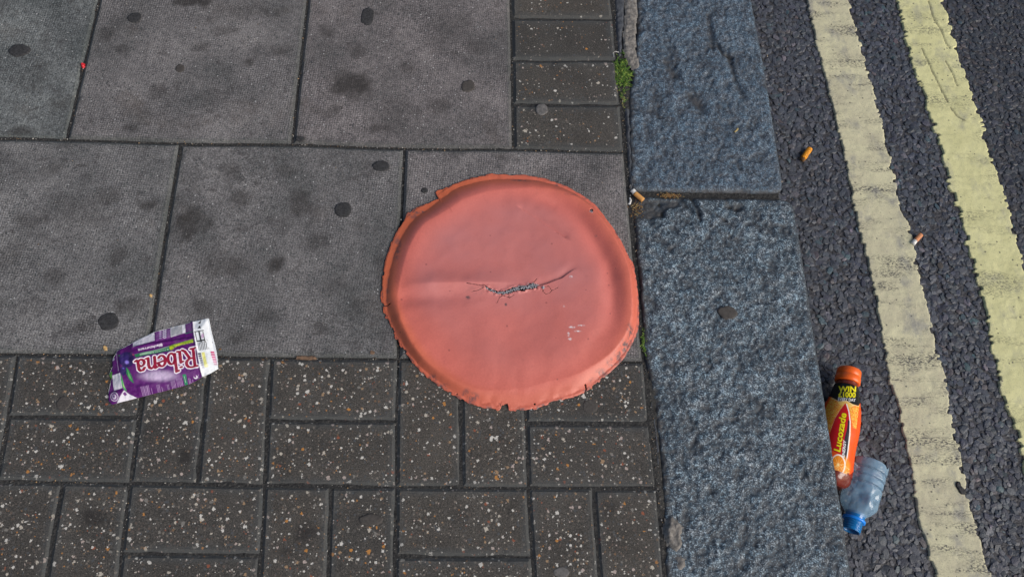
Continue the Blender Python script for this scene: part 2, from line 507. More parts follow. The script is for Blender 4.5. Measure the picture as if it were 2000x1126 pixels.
# stains: (px, py, rx, ry, strength) seen on the paving
STAINS = [(120, 200, 26, 14, .6), (255, 250, 20, 8, .6), (395, 95, 18, 12, .5), (440, 60, 26, 16, .45), (640, 60, 20, 14, .5), (800, 130, 20, 16, .5), (860, 205, 26, 14, .5), (740, 250, 30, 10, .6), (930, 90, 22, 18, .45), (700, 100, 16, 12, .5), (100, 330, 26, 18, .45), (210, 380, 26, 16, .5), (60, 430, 30, 20, .5), (110, 540, 26, 18, .5), (230, 500, 22, 20, .5), (160, 640, 26, 16, .55), (290, 400, 26, 12, .7), (400, 600, 26, 16, .5), (520, 620, 24, 14, .4), (620, 470, 24, 16, .5), (700, 440, 14, 12, .4), (560, 330, 26, 14, .45), (450, 330, 24, 12, .5), (740, 520, 12, 30, .4), (620, 640, 20, 12, .5), (470, 660, 26, 12, .5),
          (372, 440, 46, 34, .75), (588, 395, 26, 34, .7), (470, 388, 20, 16, .6), (690, 165, 44, 26, .9), (640, 215, 30, 14, .5), (310, 180, 18, 14, .5),
          (440, 520, 40, 26, .45), (205, 70, 24, 18, .6), (240, 95, 18, 14, .5), (490, 120, 12, 12, .8), (545, 100, 26, 16, .6), (40, 255, 34, 10, .7),
          (538, 519, 20, 15, .9), (480, 20, 60, 22, .35), (380, 3, 46, 9, .9), (660, 700, 30, 8, .5), (300, 560, 12, 12, .3), (150, 420, 60, 40, .3),
          (250, 600, 30, 20, .5), (650, 560, 30, 20, .3), (700, 600, 20, 22, .3), (770, 230, 50, 40, .25), (880, 60, 60, 40, .25), (590, 272, 14, 8, .9),
          (175, 1012, 30, 24, .75), (360, 893, 22, 16, .8), (600, 1045, 26, 20, .8), (1185, 992, 22, 24, .5), (200, 815, 30, 12, .9), (560, 1075, 20, 10, .6),
          (60, 150, 40, 30, .2), (420, 190, 30, 20, .25), (330, 240, 26, 20, .25), (1150, 470, 20, 20, .4), (1105, 360, 12, 8, .5), (900, 1000, 30, 20, .4),
          (60, 600, 30, 30, .3), (730, 330, 30, 20, .3), (20, 500, 30, 40, .35), (1170, 430, 18, 24, .3), (960, 240, 14, 22, .3)]
_st = []
for (a, b, rx, ry, s) in STAINS:
    c = at2(a, b); ex = at2(a + rx, b); ey = at2(a, b + ry)
    _st.append((c[0], c[1], np.hypot(*(ex - c)), np.hypot(*(ey - c)), s))


def stain(x, y):
    v = np.zeros(np.shape(x))
    wx = fbm(x * 42, y * 42, 4, 5) * 0.75; wy = fbm(x * 42, y * 42, 4, 9) * 0.75
    for (cx, cy, rx, ry, s) in _st:
        r = np.hypot((x - cx) / rx + wx, (y - cy) / ry + wy)
        v = np.maximum(v, s * 0.95 * (1 - sstep(0.45, 1.25, r)))
    return v


def tile(name, x0, x1, y0, y1, gap, ch, res, m, parent, thick=0.03):
    """one paving unit: nominal rectangle pulled in by the joint, chamfered arrises, slightly uneven"""
    g = gap / 2
    nx = max(2, int(round((x1 - x0) / res))); ny = max(2, int(round((y1 - y0) / res)))
    ux = np.concatenate([[0, 0], [ch * .45], np.linspace(ch, x1 - x0 - gap - ch, nx), [x1 - x0 - gap - ch * .45], [x1 - x0 - gap] * 2])
    uy = np.concatenate([[0, 0], [ch * .45], np.linspace(ch, y1 - y0 - gap - ch, ny), [y1 - y0 - gap - ch * .45], [y1 - y0 - gap] * 2])
    X, Y = np.meshgrid(ux, uy)
    dx = np.minimum(X, ux[-1] - X); dy = np.minimum(Y, uy[-1] - Y); d = np.minimum(dx, dy)
    P = warp(X + x0 + g, Y + y0 + g)
    s_ = rng.integers(0, 90)
    e = 0.0004 * fbm(P[..., 0] * 45, P[..., 1] * 45, 3, s_)
    Px = P[..., 0] + e * (dx < ch * 1.2); Py = P[..., 1] + 0.0004 * fbm(P[..., 0] * 45, P[..., 1] * 45, 3, s_ + 5) * (dy < ch * 1.2)
    tilt = rng.uniform(-1, 1, 3) * 0.0007
    Z = -(1 - sstep(0, ch, d + 0.0)) * ch * 0.75 + 0.0003 * fbm(P[..., 0] * 12, P[..., 1] * 12, 2, s_) + tilt[0] + tilt[1] * (X / ux[-1] - .5) * 2 + tilt[2] * (Y / uy[-1] - .5) * 2
    # small edge chips
    cn = fbm(P[..., 0] * 60, P[..., 1] * 60, 2, s_ + 11)
    Z = Z - 0.0018 * np.clip(cn - 0.35, 0, 1) * 2 * (d < ch * 2.2)
    ii, jj = np.indices(X.shape)
    low = (ii == 0) | (jj == 0) | (ii == X.shape[0] - 1) | (jj == X.shape[1] - 1)
    Z = np.where(low, -thick, Z)
    V = np.stack([Px, Py, Z], -1).reshape(-1, 3)
    c = V.mean(0); c[2] = 0
    edge = (1 - sstep(ch * 0.7, ch * 1.5, d + .0012 * fbm(P[..., 0] * 90, P[..., 1] * 90, 2, s_))).ravel()
    return mesh_np(name, V, gridfaces(*X.shape), m, parent, False, dict(stain=stain(Px, Py).ravel(), edge=edge), loc=tuple(c))


# ------------------------------------------------------------------ structure: ground, pavement, kerb, road
V = np.array([(-300, -300, -.30), (300, -300, -.30), (300, 300, -.30), (-300, 300, -.30)])
g_ = mesh_np('ground', V, np.array([[0, 1, 2, 3]]), MAT['far']); g_['kind'] = 'structure'

xs = np.linspace(-2.4, 0.425, 260); ys = np.linspace(-1.55, 1.25, 260)
X, Y = np.meshgrid(xs, ys)
Z = -0.0044 + 0.0018 * fbm(X * 22, Y * 22, 3, 4) + .0016 * sstep(-.42, -.45, Y) - .0 * X
rim = (np.indices(X.shape)[0] % 259 == 0) | (np.indices(X.shape)[1] % 259 == 0)
Z = np.where(rim, -0.2, Z)
pav = mesh_np('pavement', np.stack([X, Y, Z], -1).reshape(-1, 3), gridfaces(260, 260), MAT['joint'], smooth=True)
pav['kind'] = 'structure'

GS, GB = 0.0048, 0.0026
for (y0, off, xmax) in ((-.4, 0.0, .4), (0, -.2, .2), (.4, 0.0, .4), (.8, -.2, .2)):
    x = xmax
    while x > -2.2:
        near = x > -1.05 and y0 < .3
        tile('paving_slab', x - .4, x, y0, y0 + .4, GS, 0.0048, 0.0062 if near else 0.1, MAT['slab'], pav)
        x -= .4
for y0 in [.0, .1, .2, .3, .8, .9, 1.0, 1.1]:
    tile('block_paver', .2, .4, y0, y0 + .1, GB, 0.0060, 0.012, MAT['block2'], pav)
for row, y0 in enumerate((-.6, -.8, -1.0, -1.2, -1.4)):
    for col in range(-11, 2):
        x0 = col * .2
        seen = y0 > -.9 and x0 > -.9
        res = 0.010 if seen else 0.05
        if (row + col) % 2 != 0:      # two laid across
            for k in range(2): tile('block_paver', x0, x0 + .2, y0 + .1 * k, y0 + .1 * k + .1, GB, 0.0050, res, MAT['block'], pav)
        else:                         # two laid upright
            for k in range(2): tile('block_paver', x0 + .1 * k, x0 + .1 * k + .1, y0, y0 + .2, GB, 0.0050, res, MAT['block'], pav)

# kerb ----------------------------------------------------------
kerbbed = mesh_np('kerb', np.array([(.398, -1.6, -.0065), (.672, -1.6, -.0065), (.672, 1.3, -.0065), (.398, 1.3, -.0065), (.405, -1.6, -.25), (.672, -1.6, -.25), (.672, 1.3, -.25), (.405, 1.3, -.25)]),
                  np.array([[0, 1, 2, 3], [0, 4, 5, 1], [1, 5, 6, 2], [2, 6, 7, 3], [3, 7, 4, 0]]), MAT['joint'])
kerbbed['kind'] = 'structure'
LEFT = at2([1242, 1242, 1228, 1228, 1232, 1237, 1244, 1251, 1259, 1271, 1283, 1289, 1294, 1299], [0, 90, 180, 300, 372, 398, 500, 600, 700, 762, 830, 900, 960, 1126])
LY, LX = LEFT[::-1, 1], LEFT[::-1, 0]
RGT = at2([1470, 1500, 1520, 1534, 1552, 1573, 1594, 1610, 1632, 1666], [0, 160, 290, 380, 400, 520, 660, 760, 900, 1126])
RY, RX = RGT[::-1, 1], RGT[::-1, 0]
RX = RX.copy()


def kerb_stone(y0, y1, m, seed, res=0.0022, extras=None, rough=1.0):
    ny = int((y1 - y0) / res)
    yy = np.concatenate([[y0] * 2, np.linspace(y0 + .0005, y1 - .0005, ny), [y1] * 2])
    nx = int(0.28 / res)
    tt = np.linspace(0, 1, nx)
    Tt, Yy = np.meshgrid(tt, yy)
    lx = np.interp(Yy, LY, LX) + 0.0022 * fbm(Yy * 40, Yy * 0, 3, seed)
    mid = (y0 + y1) / 2
    rx = np.interp(Yy, RY, RX) + 0.0009 * fbm(Yy * 50, Yy * 0 + 5, 3, seed)
    X = lx + (rx - lx) * Tt
    dl = X - lx; dr = rx - X; de = np.minimum(Yy - y0, y1 - Yy)
    big = fbm(X * 16, Yy * 16, 3, seed); medm = fbm(X * 55, Yy * 55, 4, seed + 4); fine = fbm(X * 170, Yy * 170, 3, seed + 8)
    wx_ = X + .006 * fbm(X * 60, Yy * 60, 2, seed + 30); wy_ = Yy + .006 * fbm(X * 60, Yy * 60, 2, seed + 31)
    pn = fbm(wx_ * 62, wy_ * 46, 4, seed + 15)
    rg = 1 - np.abs(fbm(wx_ * 75, wy_ * 55, 4, seed + 19)) * 2.2
    pit = sstep(.16, .42, pn) * .5 + sstep(.36, .46, fbm(wx_ * 40, wy_ * 28, 4, seed + 17)) * .6
    tool = np.clip(fbm(wx_ * 95 + Yy * 40, wy_ * 34, 3, seed + 23) - .30, 0, 1)
    h = rough * (0.0009 * big + 0.0015 * medm + 0.0022 * fine - 0.0020 * pit - 0.0008 * sstep(.55, .95, rg) - .0042 * tool)
    Z = h * (0.35 + 0.65 * sstep(0, .02, np.minimum(dr, de)))
    grime = np.clip(pit * .36 + .18 * sstep(.6, .95, rg), 0, .6) + 0.9 * (1 - sstep(0.002, .016, dl + 0.004 * medm))
    if extras: Z, grime = extras(X, Yy, Z, grime)
    R = 0.010
    q = np.clip(1 - dr / R, 0, 1); Z = Z - R * (1 - np.sqrt(np.clip(1 - q * q, 0, 1))) * 0.8
    q = np.clip(1 - dl / 0.007, 0, 1); Z = Z - 0.006 * q * q
    q = np.clip(1 - (de + .0035 * np.clip(medm, -1, 1)) / 0.008, 0, 1); Z = Z - 0.0040 * q * q; grime = np.maximum(grime, .7 * q * q)
    # corner rounding
    cr = np.hypot(np.clip(.02 - dr, 0, 1), np.clip(.02 - de, 0, 1))
    X = np.where(cr > .02, X - (cr - .02) * np.clip(.02 - dr, 0, 1) / np.maximum(cr, 1e-6), X)
    Yo = np.where(cr > .02, Yy + np.sign(mid - Yy) * (cr - .02) * np.clip(.02 - de, 0, 1) / np.maximum(cr, 1e-6), Yy)
    fresh = 0 * X
    # add face down to the gutter on the road side and a wall on the back
    def col(x, y, z): return np.stack([x, y, z], -1)
    top = col(X, Yo, Z)
    rows = []
    back = top[:, :1].copy(); back[..., 2] = -.03; back[..., 0] += .001
    faces_ = []
    for k, zf in enumerate((-.02, -.032, -.046, -.06, -.076, -.094, -.115)):
        f = top[:, -1:].copy(); f[..., 2] = zf
        f[..., 0] += 0.001 + 0.0015 * fbm(Yy[:, :1] * 50, Yy[:, :1] * 0 + zf * 60, 3, seed + 2)
        faces_.append(f)
    G = np.concatenate([back, top] + faces_, 1)
    G[0, :, 2] = -.10; G[-1, :, 2] = -.10
    ext = lambda a, l, r: np.concatenate([np.repeat(a[:, :1], l, 1), a, np.repeat(a[:, -1:], r, 1)], 1)
    hg = ext(np.clip((Z + .001) * 300, -1.6, 1.2), 1, 7); gr = ext(np.clip(grime, 0, .95), 1, 7)
    gr[:, -6:] = 0.3
    V = G.reshape(-1, 3); c = np.array([.55, mid, 0])
    return mesh_np('kerb_stone', V, gridfaces(*G.shape[:2]), m, kerbbed, True, dict(hgt=hg.ravel(), grime=gr.ravel(), fresh=0 * gr.ravel()), loc=tuple(c))


def px_poly(pts, z=0): return [tuple(at2(a, b, z)) for a, b in pts]


CR2 = [(px_poly([(1350, 386), (1362, 407), (1369, 427)]), .0035, .005), (px_poly([(1330, 389), (1344, 403), (1353, 412)]), .004, .0035), (px_poly([(1288, 394), (1296, 420)]), .004, .003),
       (px_poly([(1400, 418), (1418, 430)]), .003, .004), (px_poly([(1425, 402), (1436, 407), (1446, 405)]), .006, .005)]
CHIP2 = px_poly([(1236, 384), (1330, 388), (1334, 404), (1305, 412), (1296, 428), (1262, 432), (1240, 430)])


def ex2(X, Y, Z, gr):
    for pl, wd, dp in CR2:
        k = np.exp(-(dseg(X, Y, pl) / wd) ** 2); Z = Z - dp * k; gr = np.maximum(gr, .5 * k)
    ins = in_poly(X, Y, CHIP2); d = dseg(X, Y, CHIP2, True)
    k = np.where(ins, sstep(0, .008, d), 0)
    return Z - .0035 * k, np.maximum(gr, .75 * k)


CR1 = [(px_poly([(1401, 84), (1412, 104), (1430, 112)]), .0035, .0045), (px_poly([(1384, 30), (1388, 60), (1392, 90)]), .005, .003), (px_poly([(1425, 110), (1435, 150), (1452, 190)]), .005, .003),
       (px_poly([(1350, 190), (1366, 205), (1372, 214)]), .010, .0045), (px_poly([(1300, 120), (1320, 150)]), .008, .003)]


def ex1(X, Y, Z, gr):
    for pl, wd, dp in CR1:
        k = np.exp(-(dseg(X, Y, pl) / wd) ** 2); Z = Z - dp * k; gr = np.maximum(gr, .6 * k)
    return Z, gr


YJ1 = at2(1400, 374)[1]; YJ2 = at2(1400, 386)[1]
kerb_stone(YJ1, YJ1 + .84, MAT['gran1'], 3, extras=ex1, rough=.9)
kerb_stone(YJ2 - .86, YJ2, MAT['gran2'], 21, extras=ex2, rough=1.05)
kerb_stone(YJ2 - 1.5, YJ2 - .87, MAT['gran1'], 33, res=.02)
# fill in the transverse joint between the two stones
def sheet(name, x0, x1, y0, y1, nx, ny, zf, m, parent, smooth=True, **kw):
    X, Y = np.meshgrid(np.linspace(x0, x1, nx), np.linspace(y0, y1, ny))
    Z = zf(X, Y)
    return mesh_np(name, np.stack([X, Y, Z], -1).reshape(-1, 3), gridfaces(ny, nx), m, parent, smooth, **kw)


sheet('joint_mortar', .412, .664, YJ2 - .004, YJ1 + .004, 120, 14, lambda X, Y: -.0058 + .0030 * fbm(X * 45, Y * 60, 3, 8) - .005 * sstep(.60, .66, X), MAT['joint'], kerbbed)

# mortar haunch at the back of the upper kerb stone (a raised ragged strip)
def blob(name, poly, height, m, parent, z0=0.0, res=.0025, seed=0, fall=.006, rough=.35):
    """flat-bottomed lump with an irregular outline"""
    P = np.array(poly); x0, y0 = P.min(0) - res; x1, y1 = P.max(0) + res
    nx = max(4, int((x1 - x0) / res)); ny = max(4, int((y1 - y0) / res))
    X, Y = np.meshgrid(np.linspace(x0, x1, nx), np.linspace(y0, y1, ny))
    wob = min(.0022, .12 * min(x1 - x0, y1 - y0)); Xw = X + wob * fbm(X * 130, Y * 130, 3, seed + 1); Yw = Y + wob * fbm(X * 130, Y * 130, 3, seed + 2)
    ins = in_poly(Xw, Yw, poly); d = np.where(ins, dseg(Xw, Yw, poly, True), 0)
    Z = z0 + height * sstep(0, fall, d) * (1 + rough * fbm(X * 120, Y * 120, 3, seed)) - .001
    mk = ins[:-1, :-1] | ins[1:, :-1] | ins[:-1, 1:] | ins[1:, 1:]
    V = np.stack([X, Y, Z], -1).reshape(-1, 3)
    F = gridfaces(ny, nx, mask=mk)
    V, F = compact(V, F)
    c = V.mean(0); c[2] = z0
    return mesh_np(name, V, F, m, parent, True, loc=tuple(c))


blob('mortar_ridge', px_poly([(1226, -60), (1244, -60), (1244, 20), (1243, 45), (1241, 70), (1240, 92), (1246, 112), (1250, 132), (1240, 140), (1228, 122), (1219, 100), (1219, 60), (1222, 40), (1222, 20)]), .0026, MAT['mortar'], kerbbed, z0=-.0012, seed=2, fall=.0018, rough=.9)
blob('mortar_strip', px_poly([(1196, -60), (1222, -60), (1222, 40), (1218, 70), (1218, 108), (1206, 112), (1202, 60)]), .006, MAT['mortar_d'], kerbbed, z0=-.006, seed=4)
blob('mortar_strip', px_poly([(1218, 205), (1232, 210), (1236, 300), (1240, 350), (1238, 372), (1228, 372), (1224, 300)]), .007, MAT['mortar_d'], kerbbed, z0=-.006, seed=6)
blob('mortar_strip', px_poly([(1240, 440), (1252, 500), (1262, 640), (1270, 740), (1288, 840), (1296, 930), (1298, 1120), (1294, 1120), (1288, 960), (1276, 860), (1262, 740), (1252, 600), (1242, 470)]), .006, MAT['mortar_d'], kerbbed, z0=-.0065, seed=7)
lump = blob('mortar_lump', px_poly([(1303, 1006), (1312, 1004), (1318, 1012), (1326, 1018), (1334, 1030), (1332, 1046), (1336, 1060), (1330, 1072), (1322, 1080), (1312, 1074), (1304, 1062), (1297, 1046), (1296, 1030), (1300, 1020)]), .007, MAT['mortar'], None, z0=-.001, seed=3, rough=.6)
tag(lump, 'pale grey lump of dried mortar on the back edge of the lower granite kerb stone', 'mortar')
lump2 = blob('mortar_lump', px_poly([(1320, 1084), (1332, 1082), (1342, 1094), (1344, 1106), (1336, 1114), (1322, 1116), (1316, 1104), (1318, 1092)]), .004, MAT['mortar'], None, z0=-.001, seed=5, rough=.6)
tag(lump2, 'smaller flat mortar smear just below the bigger pale lump on the kerb', 'mortar')

# road ----------------------------------------------------------
ZR = -.090
road = sheet('road', .66, 3.2, -1.8, 1.6, 120, 160, lambda X, Y: ZR - .0026 + .0008 * fbm(X * 40, Y * 40, 3, 2) - .02 * sstep(2.4, 3.2, X), MAT['tar'], None)
road['kind'] = 'structure'

L1L = at2([1575, 1591, 1609, 1634, 1655, 1662, 1674, 1692, 1711, 1726, 1735, 1757, 1776, 1791, 1817, 1828], [0, 78, 142, 249, 338, 385, 435, 510, 585, 679, 735, 813, 908, 1003, 1097, 1126], ZR)
L1R = at2([1657, 1677, 1694, 1714, 1728, 1748, 1757, 1775, 1790, 1809, 1829, 1845, 1855, 1874, 1893, 1933], [0, 71, 135, 206, 263, 355, 400, 435, 510, 585, 679, 740, 795, 889, 976, 1116], ZR)
L2L = at2([1753, 1765, 1783, 1808, 1829, 1849, 1862, 1884, 1906, 1929, 1941, 1961, 1988, 2000, 2070], [0, 67, 131, 206, 263, 341, 385, 454, 540, 622, 700, 787, 851, 912, 1140], ZR)
L2R = at2([1840, 1861, 1881, 1908, 1932, 1954, 1968, 1975, 1996, 2025, 2060, 2100, 2170], [0, 67, 135, 213, 295, 355, 400, 435, 502, 620, 760, 900, 1140], ZR)


def edge_fn(P):
    o = np.argsort(P[:, 1]); y = P[o, 1]; x = P[o, 0]
    sl0 = (x[4] - x[0]) / (y[4] - y[0]); sl1 = (x[-1] - x[-5]) / (y[-1] - y[-5])
    def f(Y):
        v = np.interp(Y, y, x)
        v = v + np.where(Y < y[0], (Y - y[0]) * sl0 * .3, 0) + np.where(Y > y[-1], (Y - y[-1]) * sl1 * .3, 0)
        return v
    return f


EL = [(edge_fn(L1L), edge_fn(L1R), .0034, .0058), (edge_fn(L2L), edge_fn(L2R), .0060, .0062)]


def jag(y, a, seed):
    # ragged edge following the chippings: rounded lobes plus sharp little steps
    n1 = fbm(y * 55, y * 0 + 3, 4, seed) * (1.0 + .6 * vnoise(y * 9, y * 0, seed + 5))
    q = np.floor(y * 120 + 2.2 * vnoise(y * 40, y * 0, seed)); st = _T[q.astype(int) & 255, seed & 255] * 2 - 1
    return a * (0.8 * n1 + 0.75 * st)


# chippings: thousands of angular stones bedded in the bitumen (nobody could count them)
def chippings(x0, x1, y0, y1, pitch, seed, name, smin=.0050, smax=.0102, keep=1.0):
    r = np.random.default_rng(seed)
    nx = int((x1 - x0) / pitch); ny = int((y1 - y0) / (pitch))
    X, Y = np.meshgrid(x0 + (np.arange(nx) + .5) * pitch, y0 + (np.arange(ny) + .5) * pitch)
    X = X + r.uniform(-.6, .6, X.shape) * pitch; Y = Y + r.uniform(-.6, .6, Y.shape) * pitch
    X = X.ravel(); Y = Y.ravel()
    n = len(X)
    ph = (1 + 5 ** .5) / 2
    ico = np.array([(-1, ph, 0), (1, ph, 0), (-1, -ph, 0), (1, -ph, 0), (0, -1, ph), (0, 1, ph), (0, -1, -ph), (0, 1, -ph), (ph, 0, -1), (ph, 0, 1), (-ph, 0, -1), (-ph, 0, 1)], float)
    ico /= np.linalg.norm(ico[0])
    fc = np.array([(0, 11, 5), (0, 5, 1), (0, 1, 7), (0, 7, 10), (0, 10, 11), (1, 5, 9), (5, 11, 4), (11, 10, 2), (10, 7, 6), (7, 1, 8), (3, 9, 4), (3, 4, 2), (3, 2, 6), (3, 6, 8), (3, 8, 9), (4, 9, 5), (2, 4, 11), (6, 2, 10), (8, 6, 7), (9, 8, 1)])
    # random orientation of the seed solid, then angular squash
    q = r.normal(size=(n, 4)); q /= np.linalg.norm(q, axis=1)[:, None]
    a, b, c, d = q.T
    R = np.stack([np.stack([1 - 2 * (c * c + d * d), 2 * (b * c - a * d), 2 * (b * d + a * c)], -1), np.stack([2 * (b * c + a * d), 1 - 2 * (b * b + d * d), 2 * (c * d - a * b)], -1), np.stack([2 * (b * d - a * c), 2 * (c * d + a * b), 1 - 2 * (b * b + c * c)], -1)], 1)
    P = np.einsum('nij,kj->nki', R, ico) * r.uniform(.74, 1.12, (n, 12, 1))
    s = r.uniform(0, 1, n) ** 1.3 * (smax - smin) + smin
    asp = r.uniform(.6, 1.0, n); flat = r.uniform(.38, .62, n)
    P = P * np.stack([s * 1.12, s * asp, s * flat], -1)[:, None, :]
    P[..., 2] = np.minimum(P[..., 2], (s * flat * r.uniform(.25, .6, n))[:, None])      # worn flat top
    th = r.uniform(0, 2 * np.pi, n); tx = r.normal(0, .13, n); ty = r.normal(0, .13, n)
    cx, sx = np.cos(tx)[:, None], np.sin(tx)[:, None]; cy, sy = np.cos(ty)[:, None], np.sin(ty)[:, None]
    x, y, z = P[..., 0], P[..., 1], P[..., 2]
    y, z = y * cx - z * sx, y * sx + z * cx
    x, z = x * cy + z * sy, -x * sy + z * cy
    ct, st = np.cos(th)[:, None], np.sin(th)[:, None]
    x, y = x * ct - y * st, x * st + y * ct
    top = z.max(1)
    zt = ZR - .0004 + r.normal(0, .00055, n) - .0020 * (r.random(n) < .3)
    gutter = 1 - sstep(.0, .09, X - np.interp(Y, RY, RX) - .03)
    for (fl, fr, a1, a2) in EL:
        mid = (X > fl(Y) - .001) & (X < fr(Y) + .001)
        zt = np.where(mid, ZR - .0036, zt)
    z = z - top[:, None] + zt[:, None]
    V = np.stack([x + X[:, None], y + Y[:, None], z], -1).reshape(-1, 3)
    F = (fc[None] + (np.arange(n) * 12)[:, None, None]).reshape(-1, 3)
    # colours: dark blue-grey stone, a few brownish, pinkish, greenish ones; dust settles towards the kerb
    base = np.array([.048, .055, .072])[None] * r.uniform(.68, 1.35, (n, 1)) * (1 + r.normal(0, .035, (n, 3)))
    k = r.random(n)
    base = np.where((k < .03)[:, None], base * np.array([1.8, 1.35, 1.1]), base)
    base = np.where(((k > .03) & (k < .055))[:, None], base * np.array([1.0, 1.55, 1.45]), base)
    base = np.where(((k > .055) & (k < .062))[:, None], base * np.array([3.2, 2.6, 2.3]), base)
    dust = (.25 + .5 * (X < EL[0][0](Y)) * (0.6 + .4 * fbm(X * 20, Y * 20, 2, 3)))[:, None]
    base = base * (1 - .6 * dust) + np.array([.070, .073, .086]) * .6 * dust
    dark = (X > EL[1][1](Y) - .0)[:, None]
    base = np.where(dark, base * .72, base)
    cols = np.repeat(base, 12, 0)
    o = mesh_np(name, V, F, MAT['chip'], road, False, cols=dict(col=cols)); o['kind'] = 'stuff'
    return o


chippings(.700, 1.36, -.92, .60, .0072, 11, 'asphalt_chippings')
chippings(1.36, 2.0, -1.4, 1.2, .0135, 12, 'asphalt_chippings', .008, .0175)
chippings(.700, 1.36, .60, 1.2, .0125, 13, 'asphalt_chippings', .0075, .011)
chippings(.700, 1.36, -1.45, -.92, .0125, 14, 'asphalt_chippings', .0075, .011)

CRACKS = px_poly([(1812, 2), (1824, 40), (1838, 60), (1845, 82), (1855, 95)], ZR), px_poly([(1800, 95), (1818, 135), (1830, 160), (1843, 185), (1850, 200)], ZR), px_poly([(1846, 120), (1860, 145), (1869, 168)], ZR), px_poly([(1855, 210), (1868, 226), (1883, 236)], ZR), px_poly([(1797, 160), (1805, 185)], ZR)


def yellow_line(i, m, seed):
    fl, fr, al, ar = EL[i]
    yy = np.arange(-1.5, 1.3, .0018); nt_ = 46
    T = np.linspace(0, 1, nt_)
    T2, Y = np.meshgrid(T, yy)
    lx = fl(Y) + jag(Y, al, seed); rx = fr(Y) + jag(Y, ar, seed + 2)
    X = lx + (rx - lx) * T2
    d = np.minimum(X - lx, rx - X)
    Z = ZR + .0016 + .0005 * fbm(X * 28, Y * 28, 3, seed) + .0005 * fbm(X * 130, Y * 130, 2, seed + 1)
    Z = Z - .0022 * np.clip(1 - d / .0035, 0, 1) ** 2
    crack = np.zeros_like(X)
    if i == 1:
        for c in CRACKS:
            k = np.exp(-(dseg(X + .0012 * fbm(X * 150, Y * 150, 2, 5), Y, c) / .0013) ** 2); crack = np.maximum(crack, k)
        Z = Z - .0022 * crack
    ii = np.indices(X.shape)[1]
    Z = np.where((ii == 0) | (ii == nt_ - 1), ZR - .006, Z)
    return mesh_np('yellow_line', np.stack([X, Y, Z], -1).reshape(-1, 3), gridfaces(*X.shape), m, road, True, dict(crack=np.clip(crack, 0, .8).ravel()))


o = yellow_line(0, MAT['line1'], 31); o['label'] = 'worn greyish cream parking line nearer the kerb'
o = yellow_line(1, MAT['line2'], 47); o['label'] = 'brighter yellow parking line further from the kerb'


# ------------------------------------------------------------------ the round vinyl cover
OUT = [(965, 340), (985, 340), (1000, 342), (1030, 341), (1045, 344), (1072, 349), (1078, 354), (1104, 362), (1125, 373), (1145, 385), (1166, 402), (1182, 424), (1200, 448), (1212, 466), (1222, 488),
       (1229, 503), (1237, 512), (1240, 530), (1243, 552), (1247, 585), (1248, 610), (1247, 640), (1243, 656), (1236, 668), (1228, 682), (1219, 697), (1206, 712), (1190, 726), (1175, 738), (1160, 752), (1150, 759),
       (1143, 764), (1125, 773), (1103, 776), (1085, 783), (1072, 784), (1070, 789), (1050, 796), (1032, 800), (1018, 802), (1005, 800), (994, 799), (992, 789), (979, 790), (976, 799), (958, 797), (940, 793),
       (918, 786), (900, 778), (888, 770), (872, 762), (858, 753), (842, 742), (830, 732), (815, 714), (806, 706), (796, 690), (785, 675), (775, 660), (768, 645), (760, 629), (752, 612), (748, 592), (744, 588),
       (744, 574), (747, 556), (749, 535), (752, 510), (760, 488), (768, 466), (776, 450), (788, 430), (797, 415), (808, 407), (825, 401), (842, 393), (857, 388), (853, 381), (849, 374), (857, 370), (868, 368),
       (880, 361), (889, 357), (905, 351), (925, 346), (945, 343), (962, 338)]


